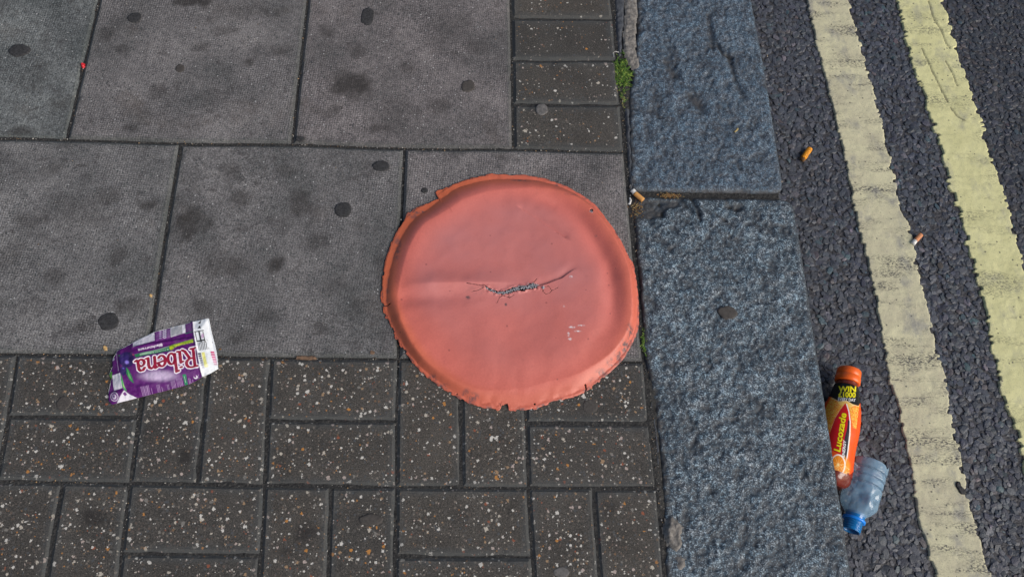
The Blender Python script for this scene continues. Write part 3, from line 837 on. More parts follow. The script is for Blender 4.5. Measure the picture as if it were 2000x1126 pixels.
def make_cover():
    cx, cy = at2(1000, 572)
    P = np.array(px_poly(OUT, .004))
    ang = np.arctan2(P[:, 1] - cy, P[:, 0] - cx); rad = np.hypot(P[:, 0] - cx, P[:, 1] - cy)
    o = np.argsort(ang); ang, rad = ang[o], rad[o]
    NA, NR = 900, 190
    A = np.linspace(-np.pi, np.pi, NA, endpoint=False)
    Rr = np.interp(A, ang, rad, period=2 * np.pi)
    # ragged pinked edge: rough where it is torn, calmer on the right
    rag = .55 + .45 * vnoise(A * 3, A * 0, 4)
    rag = rag * (1 - .6 * np.exp(-((A - .5) / .7) ** 2))
    Rr = Rr + rag * (.0020 * fbm(A * 55, A * 0, 3, 6) + .0030 * (_T[(np.floor(A * 34 + .5 * vnoise(A * 9, A * 0, 2)).astype(int)) & 255, 7] - .5) * 2)
    # calmer radius for the body's shape
    ker = np.ones(41) / 41
    Rs = np.convolve(np.concatenate([Rr[-20:], Rr, Rr[:20]]), ker, 'valid')
    S = np.linspace(0, 1, NR) ** .92
    S2, A2 = np.meshgrid(S, A, indexing='ij')
    RR = S2 * Rr[None]
    X = cx + RR * np.cos(A2); Y = cy + RR * np.sin(A2)
    d = np.maximum(Rs[None] - RR, 0)          # distance in from the smoothed edge
    def wt(c, wd):                            # angular weight about direction c (degrees, 0 = right, 90 = top)
        dd = (np.degrees(A2) - c + 180) % 360 - 180
        return np.exp(-(dd / wd) ** 2)
    NW = wt(125, 42); W_ = wt(180, 30); SW = wt(228, 34); Nn = wt(90, 38); E_ = wt(18, 40); NE = wt(48, 30)
    near = 1 - sstep(.018, .085, d); H = .0145 - .0070 * wt(-80, 45) * near
    wall = .011 + .020 * wt(-75, 40) + .024 * wt(128, 34) + .016 * wt(90, 30) + .014 * wt(172, 24)
    q_ = np.clip((d - .003) / wall, 0, 1); Z = .0014 + (H + .005 * wt(135, 40) * near) * (.5 * sstep(0, 1, q_) + .5 * q_ ** .9)
    # flange left lying flat along the top
    Z = Z - .003 * np.exp(-((d - .006) / .005) ** 2) * Nn
    # skirt turned down on the left and lower left
    Z = Z + .0020 * np.exp(-((d - .016) / .008) ** 2) * (W_ + SW).clip(0, 1)
    Z = Z + .0030 * np.exp(-((d - .020) / .015) ** 2) * (E_ + NE * .7).clip(0, 1) - .0066 * np.exp(-((d - .046) / .016) ** 2) * (E_ + NE).clip(0, 1)
    Z = Z + .0008 * np.exp(-((d - .012) / .005) ** 2) * wt(-45, 40) * vnoise(A2 * 20, S2 * 9, 4)
    # NW rim: gentle further fall of the top towards the wall
    Z = Z - .0045 * (1 - sstep(0, .050, d)) * wt(150, 34)
    # slight sag towards the middle
    Z = Z - .003 * (1 - sstep(.02, .15, RR))
    ex, ey = X, Y
    # horizontal fold: crest along py~560 from the left rim towards the split, steep on its north side
    l0 = np.array(at2(790, 563)); l1 = np.array(at2(960, 560))
    t = (ex - l0[0]) / (l1[0] - l0[0]); yl = l0[1] + (l1[1] - l0[1]) * t
    env = sstep(-.05, .35, t) * (1 - sstep(.85, 1.5, t)); dy = ey - yl
    Z = Z + env * np.where(dy > 0, .0085 * np.exp(-(np.abs(dy) / .022) ** 1.5), .0085 * np.exp(-(np.abs(dy) / .028)))
    envb = sstep(-.25, .05, t) * (1 - sstep(.4, .95, t))
    Z = Z - envb * .0050 * np.exp(-((dy + .022) / .016) ** 2)
    # right of the split: upper lip lies over the lower one
    l0 = np.array(at2(1050, 560)); l1 = np.array(at2(1115, 537))
    fl_ = np.array(px_poly([(1030, 562), (1052, 558), (1070, 553), (1085, 547), (1098, 543), (1108, 535), (1118, 528), (1140, 520)], .016)); t = (ex - l0[0]) / (l1[0] - l0[0]); yl = np.interp(ex, fl_[:, 0], fl_[:, 1]); dy = ey - yl
    env = sstep(-.3, .1, t) * (1 - sstep(.6, 1.25, t))
    Z = Z - env * .0026 * np.exp(-(np.clip(dy, 0, 1) / .012) ** 2) * sstep(-.0012, .0012, dy) + env * .0010 * np.exp(-(np.clip(-dy, 0, 1) / .02)) * (dy < 0)
    # diagonal wrinkle, upper right
    wr = px_poly([(1020, 410), (1060, 432), (1100, 462)], .016)
    sgn = (ex - wr[0][0]) * (wr[2][1] - wr[0][1]) - (ey - wr[0][1]) * (wr[2][0] - wr[0][0])
    dw = dseg(ex, ey, wr)
    Z = Z - .0030 * np.exp(-(dw / .008) ** 2) * (sgn < 0) + .0004 * np.exp(-(dw / .006) ** 2)
    # shallow hollow lower middle, gentle waviness
    h0 = at2(1020, 690)
    Z = Z - .0022 * np.exp(-(np.hypot(ex - h0[0], (ey - h0[1]) * 1.3) / .05) ** 2)
    Z = Z + .0022 * fbm(ex * 9, ey * 9, 2, 12) + .0008 * fbm(ex * 34, ey * 34, 2, 14) + .0004 * fbm(ex * 160, ey * 160, 2, 2) * (1 - sstep(0, .015, d))
    # flaps and nicks on the skirt
    Z = Z - .0012 * (_T[(np.floor(A2 * 17).astype(int)) & 255, 31] > .72) * (1 - sstep(.0, .012, d)) * sstep(0, .004, d)
    # grazes: shallow dips
    edge_z = .0012
    Z = np.maximum(Z, .0022 + .0006 * vnoise(A2 * 25, S2 * 4, 3)); Z = np.where(d < .0012, edge_z, Z)
    # cuts -----------------------------------------------------
    tear = px_poly([(946, 560), (952, 561), (962, 566), (972, 569), (985, 568), (995, 563), (1005, 560), (1018, 557), (1028, 557), (1036, 552), (1046, 553), (1050, 561), (1044, 562), (1032, 564), (1022, 567),
                    (1008, 567), (996, 572), (982, 575), (970, 573), (958, 569), (950, 565)], .0175)
    Fm = np.stack([(X[:-1] + X[1:]) / 2, (Y[:-1] + Y[1:]) / 2], 0)
    mx = (X[:-1] + X[1:]) / 2; my = (Y[:-1] + Y[1:]) / 2
    mx = (mx + np.roll(mx, -1, 1)) / 2; my = (my + np.roll(my, -1, 1)) / 2
    wx = mx + .0012 * vnoise(mx * 400, my * 400, 1); wy = my + .0012 * vnoise(mx * 400, my * 400, 2)
    cut = in_poly(wx, wy, tear)
    cracks = [[(912, 554), (930, 557), (946, 558), (955, 564)], [(921, 569), (935, 566), (945, 561)], [(971, 590), (975, 580), (982, 577), (996, 580), (1004, 573)], [(979, 574), (980, 578)], [(994, 574), (994, 579)],
              [(1040, 552), (1045, 547), (1048, 542)], [(1061, 562), (1060, 568), (1066, 573), (1073, 571), (1077, 566), (1084, 563), (1090, 560)], [(1059, 561), (1070, 557), (1074, 561), (1077, 566)],
              [(749, 591), (756, 590), (762, 588)], [(753, 630), (762, 627)],
              [(1145, 762), (1147, 754), (1145, 746)], [(1013, 798), (1016, 792)], [(815, 722), (812, 712)], [(890, 771), (893, 762)], [(1235, 512), (1231, 506)]]
    for k, c in enumerate(cracks):
        wd = .00040 if k not in (8, 9, 10) else .0011
        cut |= dseg(wx * .35 + mx * .65, wy * .35 + my * .65, px_poly(c, .0175)) < wd
    # torn lips lift a little
    Z = Z + .0016 * np.exp(-(dseg(X, Y, tear, True) / .0035) ** 2) * (.6 + .8 * vnoise(X * 260, Y * 260, 8))
    # blisters worn through at the right rim
    for (a, b, r_) in ((1155, 412, 3.0), (1045, 784, 1.8)):
        q = at2(a, b, .016); rr = np.hypot(mx - q[0], my - q[1]); cut |= (rr < r_ * .0009)
    dirt = np.zeros_like(X)
    for (a, b, rx, ry, s) in ((1232, 648, 10, 18, 1), (1222, 672, 12, 12, 1), (1212, 690, 14, 14, .8), (1196, 705, 12, 10, .8), (1180, 725, 18, 10, .7), (1165, 738, 14, 8, .6), (860, 752, 22, 8, .8), (920, 772, 18, 9, .8),
                             (912, 765, 10, 9, .7), (845, 735, 10, 10, .7), (775, 480, 10, 30, .7), (806, 415, 10, 8, .6), (1030, 348, 40, 4, .9), (1085, 355, 30, 3, .8), (1130, 380, 30, 4, .7), (935, 567, 30, 10, .2), (914, 581, 6, 4, 1),
                             (988, 594, 3, 3, 1), (1210, 458, 6, 3, 1), (1165, 458, 3, 3, .8), (820, 408, 14, 4, .9), (757, 560, 5, 30, .5)):
        q = at2(a, b, .016); dirt = np.maximum(dirt, s * (1 - sstep(.4, 1.2, np.hypot((X - q[0]) / (rx * .00085), (Y - q[1]) / (ry * .00095)))))
    dirt = np.maximum(dirt, .8 * (1 - sstep(.001, .004, d)) * (vnoise(A2 * 30, S2 * 8, 6) > .1))
    scuff = np.zeros_like(X)
    for (a, b, rx, ry) in ((1117, 639, 7, 3), (1110, 653, 2.5, 5), (1135, 636, 8, 1.5), (1101, 598, 2.5, 1.5), (1128, 647, 8, 1.5), (1113, 662, 4, 3), (1115, 541, 4, 2.5)):
        q = at2(a, b, .016); scuff = np.maximum(scuff, 1 - sstep(.5, 1.1, np.hypot((X - q[0]) / (rx * .00085), (Y - q[1]) / (ry * .00095))))
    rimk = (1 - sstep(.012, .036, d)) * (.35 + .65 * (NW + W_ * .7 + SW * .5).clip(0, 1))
    V = np.stack([X, Y, Z], -1).reshape(-1, 3)
    F = gridfaces(NR, NA, wrap=True, mask=~cut)
    fade = (sstep(.02, .09, d) * (1 - .5 * sstep(.0, -.09, Y - cy) )).ravel()
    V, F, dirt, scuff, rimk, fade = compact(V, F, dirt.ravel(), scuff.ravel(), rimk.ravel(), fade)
    root = empty('vinyl_cover', (cx, cy, 0))
    tag(root, 'round salmon red vinyl seat cover with ragged edge and split middle lying on the paving', 'seat cover')
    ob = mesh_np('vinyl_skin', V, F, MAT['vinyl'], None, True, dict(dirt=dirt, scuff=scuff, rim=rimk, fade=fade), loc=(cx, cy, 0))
    part(ob, root)
    md = ob.modifiers.new('thickness', 'SOLIDIFY'); md.thickness = .0011; md.offset = -1
    # inside the split: black sheet painting in the shade, and pale frayed backing threads
    X, Y = np.meshgrid(np.linspace(-1, 1, 40), np.linspace(-1, 1, 12))
    a0 = at2(925, 566, .013); a1 = at2(1125, 552, .013)
    c = (a0 + a1) / 2; hx = (a1[0] - a0[0]) / 2
    V = np.stack([c[0] + X * hx, c[1] + Y * .022 + .004 * np.sin(X * 2), .0125 + .0006 * fbm(X * 9, Y * 4, 3, 3)], -1).reshape(-1, 3)
    b = mesh_np('split_shade_sheet', V, gridfaces(12, 40), MAT['split_shade'], None, True, loc=(cx, cy, 0)); part(b, root)
    r = np.random.default_rng(5)
    Vs, Fs = [], []
    line = np.array([(947, 561), (958, 566), (968, 571), (982, 572), (994, 569), (1006, 564), (1018, 562), (1030, 561), (1040, 557), (1048, 558)], float)
    seglen = len(line) - 1
    for k in range(330):
        if k < 270:
            u = r.uniform(0, seglen); i = min(int(u), seglen - 1); p = line[i] + (line[i + 1] - line[i]) * (u - i)
            if u > 7: p = p + r.normal(0, 2.2, 2)
            else: p = p + r.normal(0, 1.5, 2)
        elif k < 290: p = np.array([1061, 562]) + r.normal(0, 1.2, 2)
        elif k < 300: p = np.array([947, 561]) + r.normal(0, 1.2, 2)
        elif k < 320: p = np.array([1042, 797]) + r.normal(0, 1, 2) * np.array([7, 1.6])
        else: p = np.array([1142, 413]) + r.normal(0, 1.5, 2) * 1.2 + np.array([13, 0])
        zz = .0160 + r.uniform(-.002, .0030)
        if 300 <= k < 320: zz = .001
        if k >= 320: zz = .018
        p = at2(p[0], p[1], .001 if 300 <= k < 320 else .0165)
        an = r.uniform(0, 2 * np.pi); L = r.uniform(.0012, .0038); wd = r.uniform(.0003, .0006); bend = r.uniform(-1, 1)
        pts = []
        for j in range(4):
            q = j / 3 - .5
            a_ = an + bend * q
            pts.append((p[0] + np.cos(a_) * L * q, p[1] + np.sin(a_) * L * q, zz + .0008 * (1 - 4 * q * q) + q * r.uniform(-.0006, .0006)))
        b0 = len(Vs)
        for j, (x, y, z) in enumerate(pts):
            nx, ny = -np.sin(an) * wd, np.cos(an) * wd
            Vs += [(x - nx, y - ny, z), (x, y, z + wd), (x + nx, y + ny, z)]
        for j in range(3):
            Fs += [(b0 + j * 3, b0 + j * 3 + 3, b0 + j * 3 + 4, b0 + j * 3 + 1), (b0 + j * 3 + 1, b0 + j * 3 + 4, b0 + j * 3 + 5, b0 + j * 3 + 2)]
    t = mesh_np('frayed_threads', np.array(Vs), np.array(Fs), MAT['fibre'], None, False, loc=(cx, cy, 0)); part(t, root)
    t['kind'] = 'stuff'
    # loose thread at the left rim
    return root


make_cover()


# ------------------------------------------------------------------ flat print: a tiny rasteriser, read back as vertex colours
class Canvas:
    def __init__(s, x0, y0, x1, y1, step, bg):
        s.x0, s.y0, s.step = x0, y0, step
        s.nx = int((x1 - x0) / step); s.ny = int((y1 - y0) / step)
        s.X, s.Y = np.meshgrid(x0 + (np.arange(s.nx) + .5) * step, y0 + (np.arange(s.ny) + .5) * step)
        s.c = np.empty((s.ny, s.nx, 3)); s.c[:] = lin(*bg)[:3]

    def fill(s, mask, col, a=1.0):
        k = (np.asarray(mask, float) * a)[..., None]
        s.c = s.c * (1 - k) + np.array(lin(*col)[:3]) * k

    def poly(s, pts, col, a=1.0): s.fill(in_poly(s.X, s.Y, pts), col, a)

    def ell(s, cx, cy, rx, ry, col, a=1.0, soft=0.0):
        r = np.hypot((s.X - cx) / rx, (s.Y - cy) / ry)
        s.fill(1 - sstep(1 - soft, 1 + soft + 1e-6, r) if soft else r < 1, col, a)

    def line(s, pts, wd, col, a=1.0): s.fill(dseg(s.X, s.Y, pts) < wd / 2, col, a)

    def tris(s, P, T):
        mask = np.zeros((s.ny, s.nx), bool)
        for t in T:
            p = P[list(t)]
            i0 = max(int((p[:, 0].min() - s.x0) / s.step) - 1, 0); i1 = min(int((p[:, 0].max() - s.x0) / s.step) + 2, s.nx)
            j0 = max(int((p[:, 1].min() - s.y0) / s.step) - 1, 0); j1 = min(int((p[:, 1].max() - s.y0) / s.step) + 2, s.ny)
            if i1 <= i0 or j1 <= j0: continue
            x = s.X[j0:j1, i0:i1]; y = s.Y[j0:j1, i0:i1]
            d = [(p[(k + 1) % 3, 0] - p[k, 0]) * (y - p[k, 1]) - (p[(k + 1) % 3, 1] - p[k, 1]) * (x - p[k, 0]) for k in range(3)]
            mask[j0:j1, i0:i1] |= ((d[0] >= -1e-9) & (d[1] >= -1e-9) & (d[2] >= -1e-9)) | ((d[0] <= 1e-9) & (d[1] <= 1e-9) & (d[2] <= 1e-9))
        return mask

    def text(s, txt, org, dvec, uvec, col, bold=0.0, outline=None, shear=0.0, spacing=1.0):
        """org = start of baseline, dvec = full run of the text, uvec = capital height"""
        def geo(off):
            cu = bpy.data.curves.new('t', 'FONT'); cu.body = txt; cu.offset = off; cu.space_character = spacing; cu.shear = shear; cu.resolution_u = 3
            ob = bpy.data.objects.new('t', cu); C.objects.link(ob)
            me = ob.to_mesh(); me.calc_loop_triangles()
            P = np.array([v.co[:2] for v in me.vertices]); T = [tuple(t.vertices) for t in me.loop_triangles]
            ob.to_mesh_clear(); bpy.data.objects.remove(ob); bpy.data.curves.remove(cu)
            return P, T
        P0, _ = geo(0.0)
        x0, x1 = P0[:, 0].min(), P0[:, 0].max(); cap = .70
        def go(off, c):
            P, T = geo(off)
            q = np.array(org, float)[None] + ((P[:, :1] - x0) / (x1 - x0)) * np.array(dvec, float)[None] + (P[:, 1:] / cap) * np.array(uvec, float)[None]
            s.fill(s.tris(q, T), c)
        if outline: go(bold + outline[0], outline[1])
        go(bold, col)

    def blur(s, n=1):
        for _ in range(n):
            c = np.pad(s.c, ((1, 1), (1, 1), (0, 0)), 'edge')
            s.c = (c[:-2, 1:-1] + c[2:, 1:-1] + c[1:-1, :-2] + c[1:-1, 2:] + 2 * c[1:-1, 1:-1]) / 6

    def get(s, x, y):
        fx = np.clip((x - s.x0) / s.step - .5, 0, s.nx - 1.001); fy = np.clip((y - s.y0) / s.step - .5, 0, s.ny - 1.001)
        i = fx.astype(int); j = fy.astype(int); a = (fx - i)[..., None]; b = (fy - j)[..., None]
        return (s.c[j, i] * (1 - a) + s.c[j, i + 1] * a) * (1 - b) + (s.c[j + 1, i] * (1 - a) + s.c[j + 1, i + 1] * a) * b


# ------------------------------------------------------------------ flattened juice carton
def carton():
    K = 5.631
    toP = lambda x, y: (190 + x / K, 600 + y / K)
    outl = [(1222, 108), (1130, 132), (1040, 150), (960, 176), (800, 215), (700, 240), (620, 264), (560, 294), (480, 330), (385, 380), (290, 432), (212, 470), (196, 500), (172, 545), (158, 575), (160, 640), (140, 690), (120, 735), (148, 785),
            (130, 850), (114, 925), (116, 1020), (150, 1060), (200, 1052), (300, 1022), (430, 990), (560, 955), (700, 920), (860, 880), (1000, 838), (1080, 800), (1150, 755), (1240, 720), (1325, 668), (1318, 560), (1308, 480), (1290, 400), (1262, 300), (1240, 200)]
    cv = Canvas(90, 90, 1350, 1080, 1.6, (84, 8, 100))
    X, Y = cv.X, cv.Y
    # lighter violet sheen round the lettering
    cv.ell(700, 740, 330, 150, (176, 120, 190), .12, .6)
    cv.ell(680, 752, 180, 52, (214, 196, 226), .75, .6)
    # white right-hand flap
    cv.poly([(1036, 90), (1350, 60), (1350, 760), (1160, 800), (1148, 755), (1128, 640), (1100, 480), (1068, 300)], (232, 236, 240))
    cv.poly([(1225, 90), (1350, 60), (1350, 640), (1326, 668), (1318, 560), (1300, 450), (1270, 320), (1245, 200)], (196, 208, 210))
    cv.poly([(1100, 175), (1138, 132), (1134, 176)], (18, 18, 22)); cv.poly([(1105, 235), (1128, 196), (1146, 234)], (18, 18, 22))
    cv.poly([(1068, 268), (1170, 248), (1173, 258), (1071, 278)], (20, 20, 26))
    for a in (1076, 1122, 1162): cv.line([(a, 270), (a + 24, 378)], 10 if a != 1122 else 18, (20, 20, 26))
    cv.line([(1100, 376), (1182, 360)], 16, (20, 20, 26))
    for a in range(6): cv.line([(1108 + a * 17, 392 - a * 3), (1122 + a * 17, 474 - a * 3)], 8, (28, 28, 34))
    cv.ell(1158, 315, 12, 28, (200, 168, 200))
    for k in range(7):
        g = 60 + k * 23
        cv.poly([(1108 + k * 6, 506 + k * 24), (1140 + k * 6, 500 + k * 24), (1144 + k * 6, 520 + k * 24), (1112 + k * 6, 526 + k * 24)], (g, g, g + 12))
    cv.poly([(1146, 496), (1180, 490), (1218, 650), (1184, 656)], (238, 232, 110), .85); cv.poly([(1190, 630), (1214, 620), (1222, 650), (1196, 660)], (240, 238, 190))
    for k in range(6): cv.poly([(1240 + k * 7, 482 + k * 26), (1276 + k * 7, 474 + k * 26), (1282 + k * 7, 494 + k * 26), (1245 + k * 7, 502 + k * 26)], (190 + k * 6, 50 + k * 26, 110 + k * 18))
    for (a, b) in ((1204, 350), (1222, 440), (1258, 368)): cv.line([(a, b), (a + 3, b + 16)], 5, (60, 50, 60))
    # side panel: barcode, table, nutrition circles
    cv.poly([(798, 215), (960, 176), (972, 280), (812, 330)], (240, 240, 244))
    for k in range(11): cv.line([(806 + k * 1.2, 228 + k * 9), (926 + k * 1.2, 196 + k * 9)], 4.4, (14, 10, 24))
    cv.poly([(385, 384), (500, 322), (618, 266), (636, 366), (396, 438)], (228, 226, 234))
    for k in range(15): cv.line([(402 + k * 16, 384 - k * 7), (408 + k * 16, 428 - k * 4.2)], 3.2, (120, 96, 140), .8)
    for k in range(6): cv.line([(644 + k * 3, 280 + k * 15), (700 + k * 3, 266 + k * 15)], 2.5, (186, 150, 196), .7)
    cv.poly([(636, 262), (795, 222), (800, 338), (648, 374)], (146, 84, 160), .45)
    for k in range(4): 
        cv.ell(733 + k * 3, 246 + k * 27, 23, 15, (226, 214, 232)); cv.ell(733 + k * 3, 246 + k * 27, 12, 7, (150, 100, 166)); cv.ell(686 + k * 3, 258 + k * 27, 15, 10, (190, 166, 204))
    for k in range(5): cv.line([(768 + k * 6, 238), (776 + k * 6, 330)], 2, (190, 160, 200), .7)
    for k in range(5): cv.line([(980 + k * 13, 176 - k * 3), (990 + k * 13, 272 - k * 3)], 2.6, (196, 160, 204), .75)
    cv.line([(968, 290), (1058, 270)], 7, (30, 122, 78))
    # green and yellow-green ribbons with their small lettering
    cv.poly([(412, 520), (600, 480), (800, 440), (806, 462), (800, 478), (620, 510), (430, 552)], (28, 120, 74))
    cv.poly([(470, 514), (790, 428), (800, 436), (480, 522)], (150, 190, 160), .7)
    cv.poly([(792, 430), (860, 404), (1060, 350), (1064, 386), (880, 430), (806, 470)], (116, 150, 26))
    cv.ell(820, 450, 24, 20, (190, 206, 40), .8); cv.poly([(838, 424), (900, 404), (960, 396), (880, 424)], (206, 214, 60))
    cv.text('Rich in Vitamin C', (1054, 372), (-200, 52), (4, 16), (222, 226, 90), .006)
    cv.text('& Powerful Antioxidant', (786, 456), (-314, 64), (3, 12), (226, 238, 226), .006)
    cv.text('Blackcurrant', (716, 400), (-262, 62), (4, 27), (236, 228, 240), .022)
    # fruit and leaves
    cv.poly([(320, 655), (350, 690), (386, 770), (402, 832), (360, 800), (318, 720)], (34, 132, 70)); cv.poly([(330, 680), (352, 720), (386, 800), (350, 770)], (110, 178, 110))
    cv.poly([(268, 740), (284, 800), (300, 870), (326, 925), (296, 905), (268, 830)], (70, 156, 90)); cv.poly([(276, 770), (286, 830), (306, 890), (292, 870)], (170, 210, 120))
    cv.poly([(232, 520), (256, 524), (244, 548)], (60, 140, 70)); cv.ell(395, 524, 14, 9, (170, 60, 90))
    cv.ell(326, 575, 82, 86, (40, 24, 84)); cv.ell(300, 548, 50, 52, (52, 34, 104), .7, .4); cv.ell(290, 700, 34, 52, (44, 26, 88)); cv.ell(330, 604, 22, 18, (150, 130, 226), .9, .5); cv.ell(290, 672, 10, 8, (110, 90, 200), .8, .5)
    cv.ell(378, 560, 30, 60, (28, 14, 62), .5, .5)
    cv.ell(165, 560, 18, 18, (190, 188, 206)); cv.poly([(112, 735), (130, 690), (160, 705), (152, 780), (130, 775)], (70, 134, 44))
    for k in range(3): cv.line([(206, 500), (236, 700)], 6, (216, 190, 222), .6)
    cv.poly([(160, 742), (258, 724), (280, 886), (180, 912)], (222, 218, 226)); cv.line([(246, 740), (268, 880)], 8, (150, 146, 190), .6); cv.line([(190, 850), (240, 800)], 5, (180, 178, 188))
    cv.poly([(208, 1046), (250, 975), (296, 912), (350, 950), (430, 988), (300, 1030)], (222, 218, 228)); cv.poly([(280, 945), (304, 925), (326, 950), (302, 972)], (104, 40, 120))
    cv.ell(186, 978, 46, 48, (206, 200, 214)); cv.ell(186, 978, 38, 40, (104, 26, 118)); cv.ell(186, 978, 24, 26, (196, 190, 206)); cv.ell(184, 976, 12, 16, (110, 70, 130))
    # the big word, upside down like the carton
    org, dv, uv = np.array((1082., 448.)), np.array((-1., .212)), np.array((.115, 1.0))
    arc = lambda cx, cy, rx, ry, a, b: [(cx + rx * math.cos(math.radians(t)), cy + ry * math.sin(math.radians(t))) for t in np.linspace(a, b, 22)]
    gl = [(0, [[(.14, 0), (.14, 1.0)], [(.0, 1.0), (.36, 1.0), (.52, .95), (.60, .84), (.60, .70), (.52, .58), (.36, .52), (.16, .51)], [(.38, .52), (.50, .30), (.62, .08), (.76, -.03)], [(.02, .0), (.27, .0)]]),
          (.80, [[(.12, .02), (.12, .62)], [(.0, .60), (.12, .64)], [(.12, .02), (.24, .0)], [(.11, .88), (.14, .88)]]),
          (1.10, [[(.12, .08), (.12, 1.06)], [(.0, 1.05), (.12, 1.08)], arc(.33, .32, .20, .30, 0, 360)]),
          (1.73, [[(.06, .33), (.46, .38)], arc(.27, .32, .21, .30, 10, 318)]),
          (2.29, [[(.10, .0), (.10, .62)], [(.0, .60), (.10, .64)], [(.10, .42), (.20, .57), (.33, .62), (.44, .56), (.47, .42), (.47, .0)], [(.47, .0), (.58, .02)]]),
          (2.93, [[(.08, .50), (.18, .61), (.32, .62), (.42, .52), (.43, .36), (.43, .08), (.50, .0), (.58, .04)], arc(.25, .19, .18, .18, 0, 360)])]
    capx = 660 / 3.50; caph = 196.
    M2 = np.array([[dv[0] * capx, uv[0] * caph], [dv[1] * capx, uv[1] * caph]]); Mi = np.linalg.inv(M2)
    gxx = Mi[0, 0] * (X - org[0]) + Mi[0, 1] * (Y - org[1]); gyy = Mi[1, 0] * (X - org[0]) + Mi[1, 1] * (Y - org[1])
    gxx = gxx + .0 * gyy
    def letters(a, b, col, al=1.0):
        msk = np.zeros_like(X, bool)
        for ox, sts in gl:
            for st_ in sts: msk |= dseg((gxx - ox) / a, gyy / b, [(p[0] / a, p[1] / b) for p in st_]) < 1
        cv.fill(msk, col, al)
    letters(.150, .115, (214, 180, 222), .8); cv.blur(3)
    letters(.140, .105, (255, 248, 255)); letters(.094, .056, (150, 22, 54))
    # rows of small print along the lower edge, a green tab and the little arrow mark
    rr = np.random.default_rng(3)
    for (xa, ya, n, L) in ((478, 872, 3, 100), (512, 866, 3, 96), (545, 856, 2, 92), (590, 884, 1, 60), (650, 850, 3, 70), (704, 870, 1, 46), (765, 846, 2, 60), (810, 812, 4, 66), (870, 786, 5, 76), (1000, 776, 2, 50), (1040, 786, 1, 28), (1104, 730, 1, 40)):
        for k in range(n):
            x = xa + k * 13; y = ya - k * 3; t = 0
            while t < L:
                l = rr.uniform(5, 14); cv.line([(x + t * .17, y + t), (x + (t + l) * .17, y + t + l)], 4.2, (204, 176, 214), .75); t += l + 4
    cv.poly([(936, 738), (972, 730), (990, 838), (956, 848)], (34, 128, 88)); cv.line([(956, 756), (968, 820)], 4, (210, 230, 214))
    cv.ell(1076, 758, 22, 20, (232, 226, 236)); cv.ell(1070, 752, 13, 12, (104, 26, 118)); cv.poly([(1062, 738), (1080, 736), (1070, 752)], (104, 26, 118))
    cv.blur(1)
    # geometry
    st = 4.0
    gx = np.arange(96, 1344, st); gy = np.arange(96, 1076, st)
    GX, GY = np.meshgrid(gx, gy)
    ins = in_poly(GX, GY, outl)
    d = dseg(GX, GY, outl, True) / K / 1150       # roughly metres
    def ridge(p, wd): return np.exp(-(dseg(GX, GY, p) / wd) ** 2)
    Z = .0018 + .0050 * np.clip(d / .016, 0, 1)
    Z = Z + .0016 * ridge([(1040, 150), (1068, 300), (1150, 755)], 13) - .0036 * ridge([(1225, 110), (1270, 330), (1318, 600)], 26)
    Z = Z + .0022 * ridge([(385, 440), (1062, 345)], 14) - .0018 * ridge([(330, 850), (1146, 735)], 40) + .0015 * ridge([(250, 480), (280, 900)], 26) - .002 * ridge([(140, 900), (420, 900)], 30)
    Z = Z + .0012 * fbm(GX / 190, GY / 190, 2, 4) + .0006 * fbm(GX / 35, GY / 35, 2, 8)
    Z = np.maximum(Z, .0014)
    mk = ins[:-1, :-1] & ins[1:, :-1] & ins[:-1, 1:] & ins[1:, 1:]
    px, py = toP(GX, GY)
    W_ = at(px, py, .006)
    V = np.stack([W_[..., 0], W_[..., 1], Z], -1).reshape(-1, 3)
    F = gridfaces(len(gy), len(gx), mask=mk)
    col = cv.get(GX, GY).reshape(-1, 3)
    V, F, col = compact(V, F, col)
    c = V.mean(0); c[2] = 0
    root = empty('drinks_carton', tuple(c))
    tag(root, 'flattened purple blackcurrant drink carton lying upside down across the slab and block joint', 'carton')
    o = mesh_np('carton_front', V, F, MAT['card'], None, True, cols=dict(print=col), loc=tuple(c)); part(o, root)
    md = o.modifiers.new('thickness', 'SOLIDIFY'); md.thickness = .0007; md.offset = -1
    # back panel lying on the ground under it
    step = 4
    V2 = V.copy(); V2[:, 2] = .0006 + .25 * np.maximum(V[:, 2] - .0014, 0) * 0 + .0002
    cc = V2.mean(0); V2[:, :2] = cc[:2] + (V2[:, :2] - cc[:2]) * .985
    ol = np.array(outl, float); pp = np.array([toP(*q) for q in ol]); B = at(pp[:, 0], pp[:, 1], .002); B[:, 2] = .0016
    B[:, :2] = B[:, :2].mean(0) + (B[:, :2] - B[:, :2].mean(0)) * .985
    n = len(B); B2 = B.copy(); B2[:, 2] = .0002
    VV = np.concatenate([B, B2]); FF = [np.array([[i, (i + 1) % n, (i + 1) % n + n, i + n] for i in range(n)]), np.array([list(range(n))])]
    o = mesh_np('carton_back', VV, FF, MAT['white'], None, False, loc=tuple(c)); part(o, root)


carton()


# ------------------------------------------------------------------ bottles
def frame(p_top, p_end, z):
    a = at(*p_top, z); b = at(*p_end, z)
    ax = (b - a); L = np.linalg.norm(ax); ax /= L
    up = np.array([0, 0, 1.0]); side = np.cross(up, ax); side /= np.linalg.norm(side)
    return a, ax, side, up, L


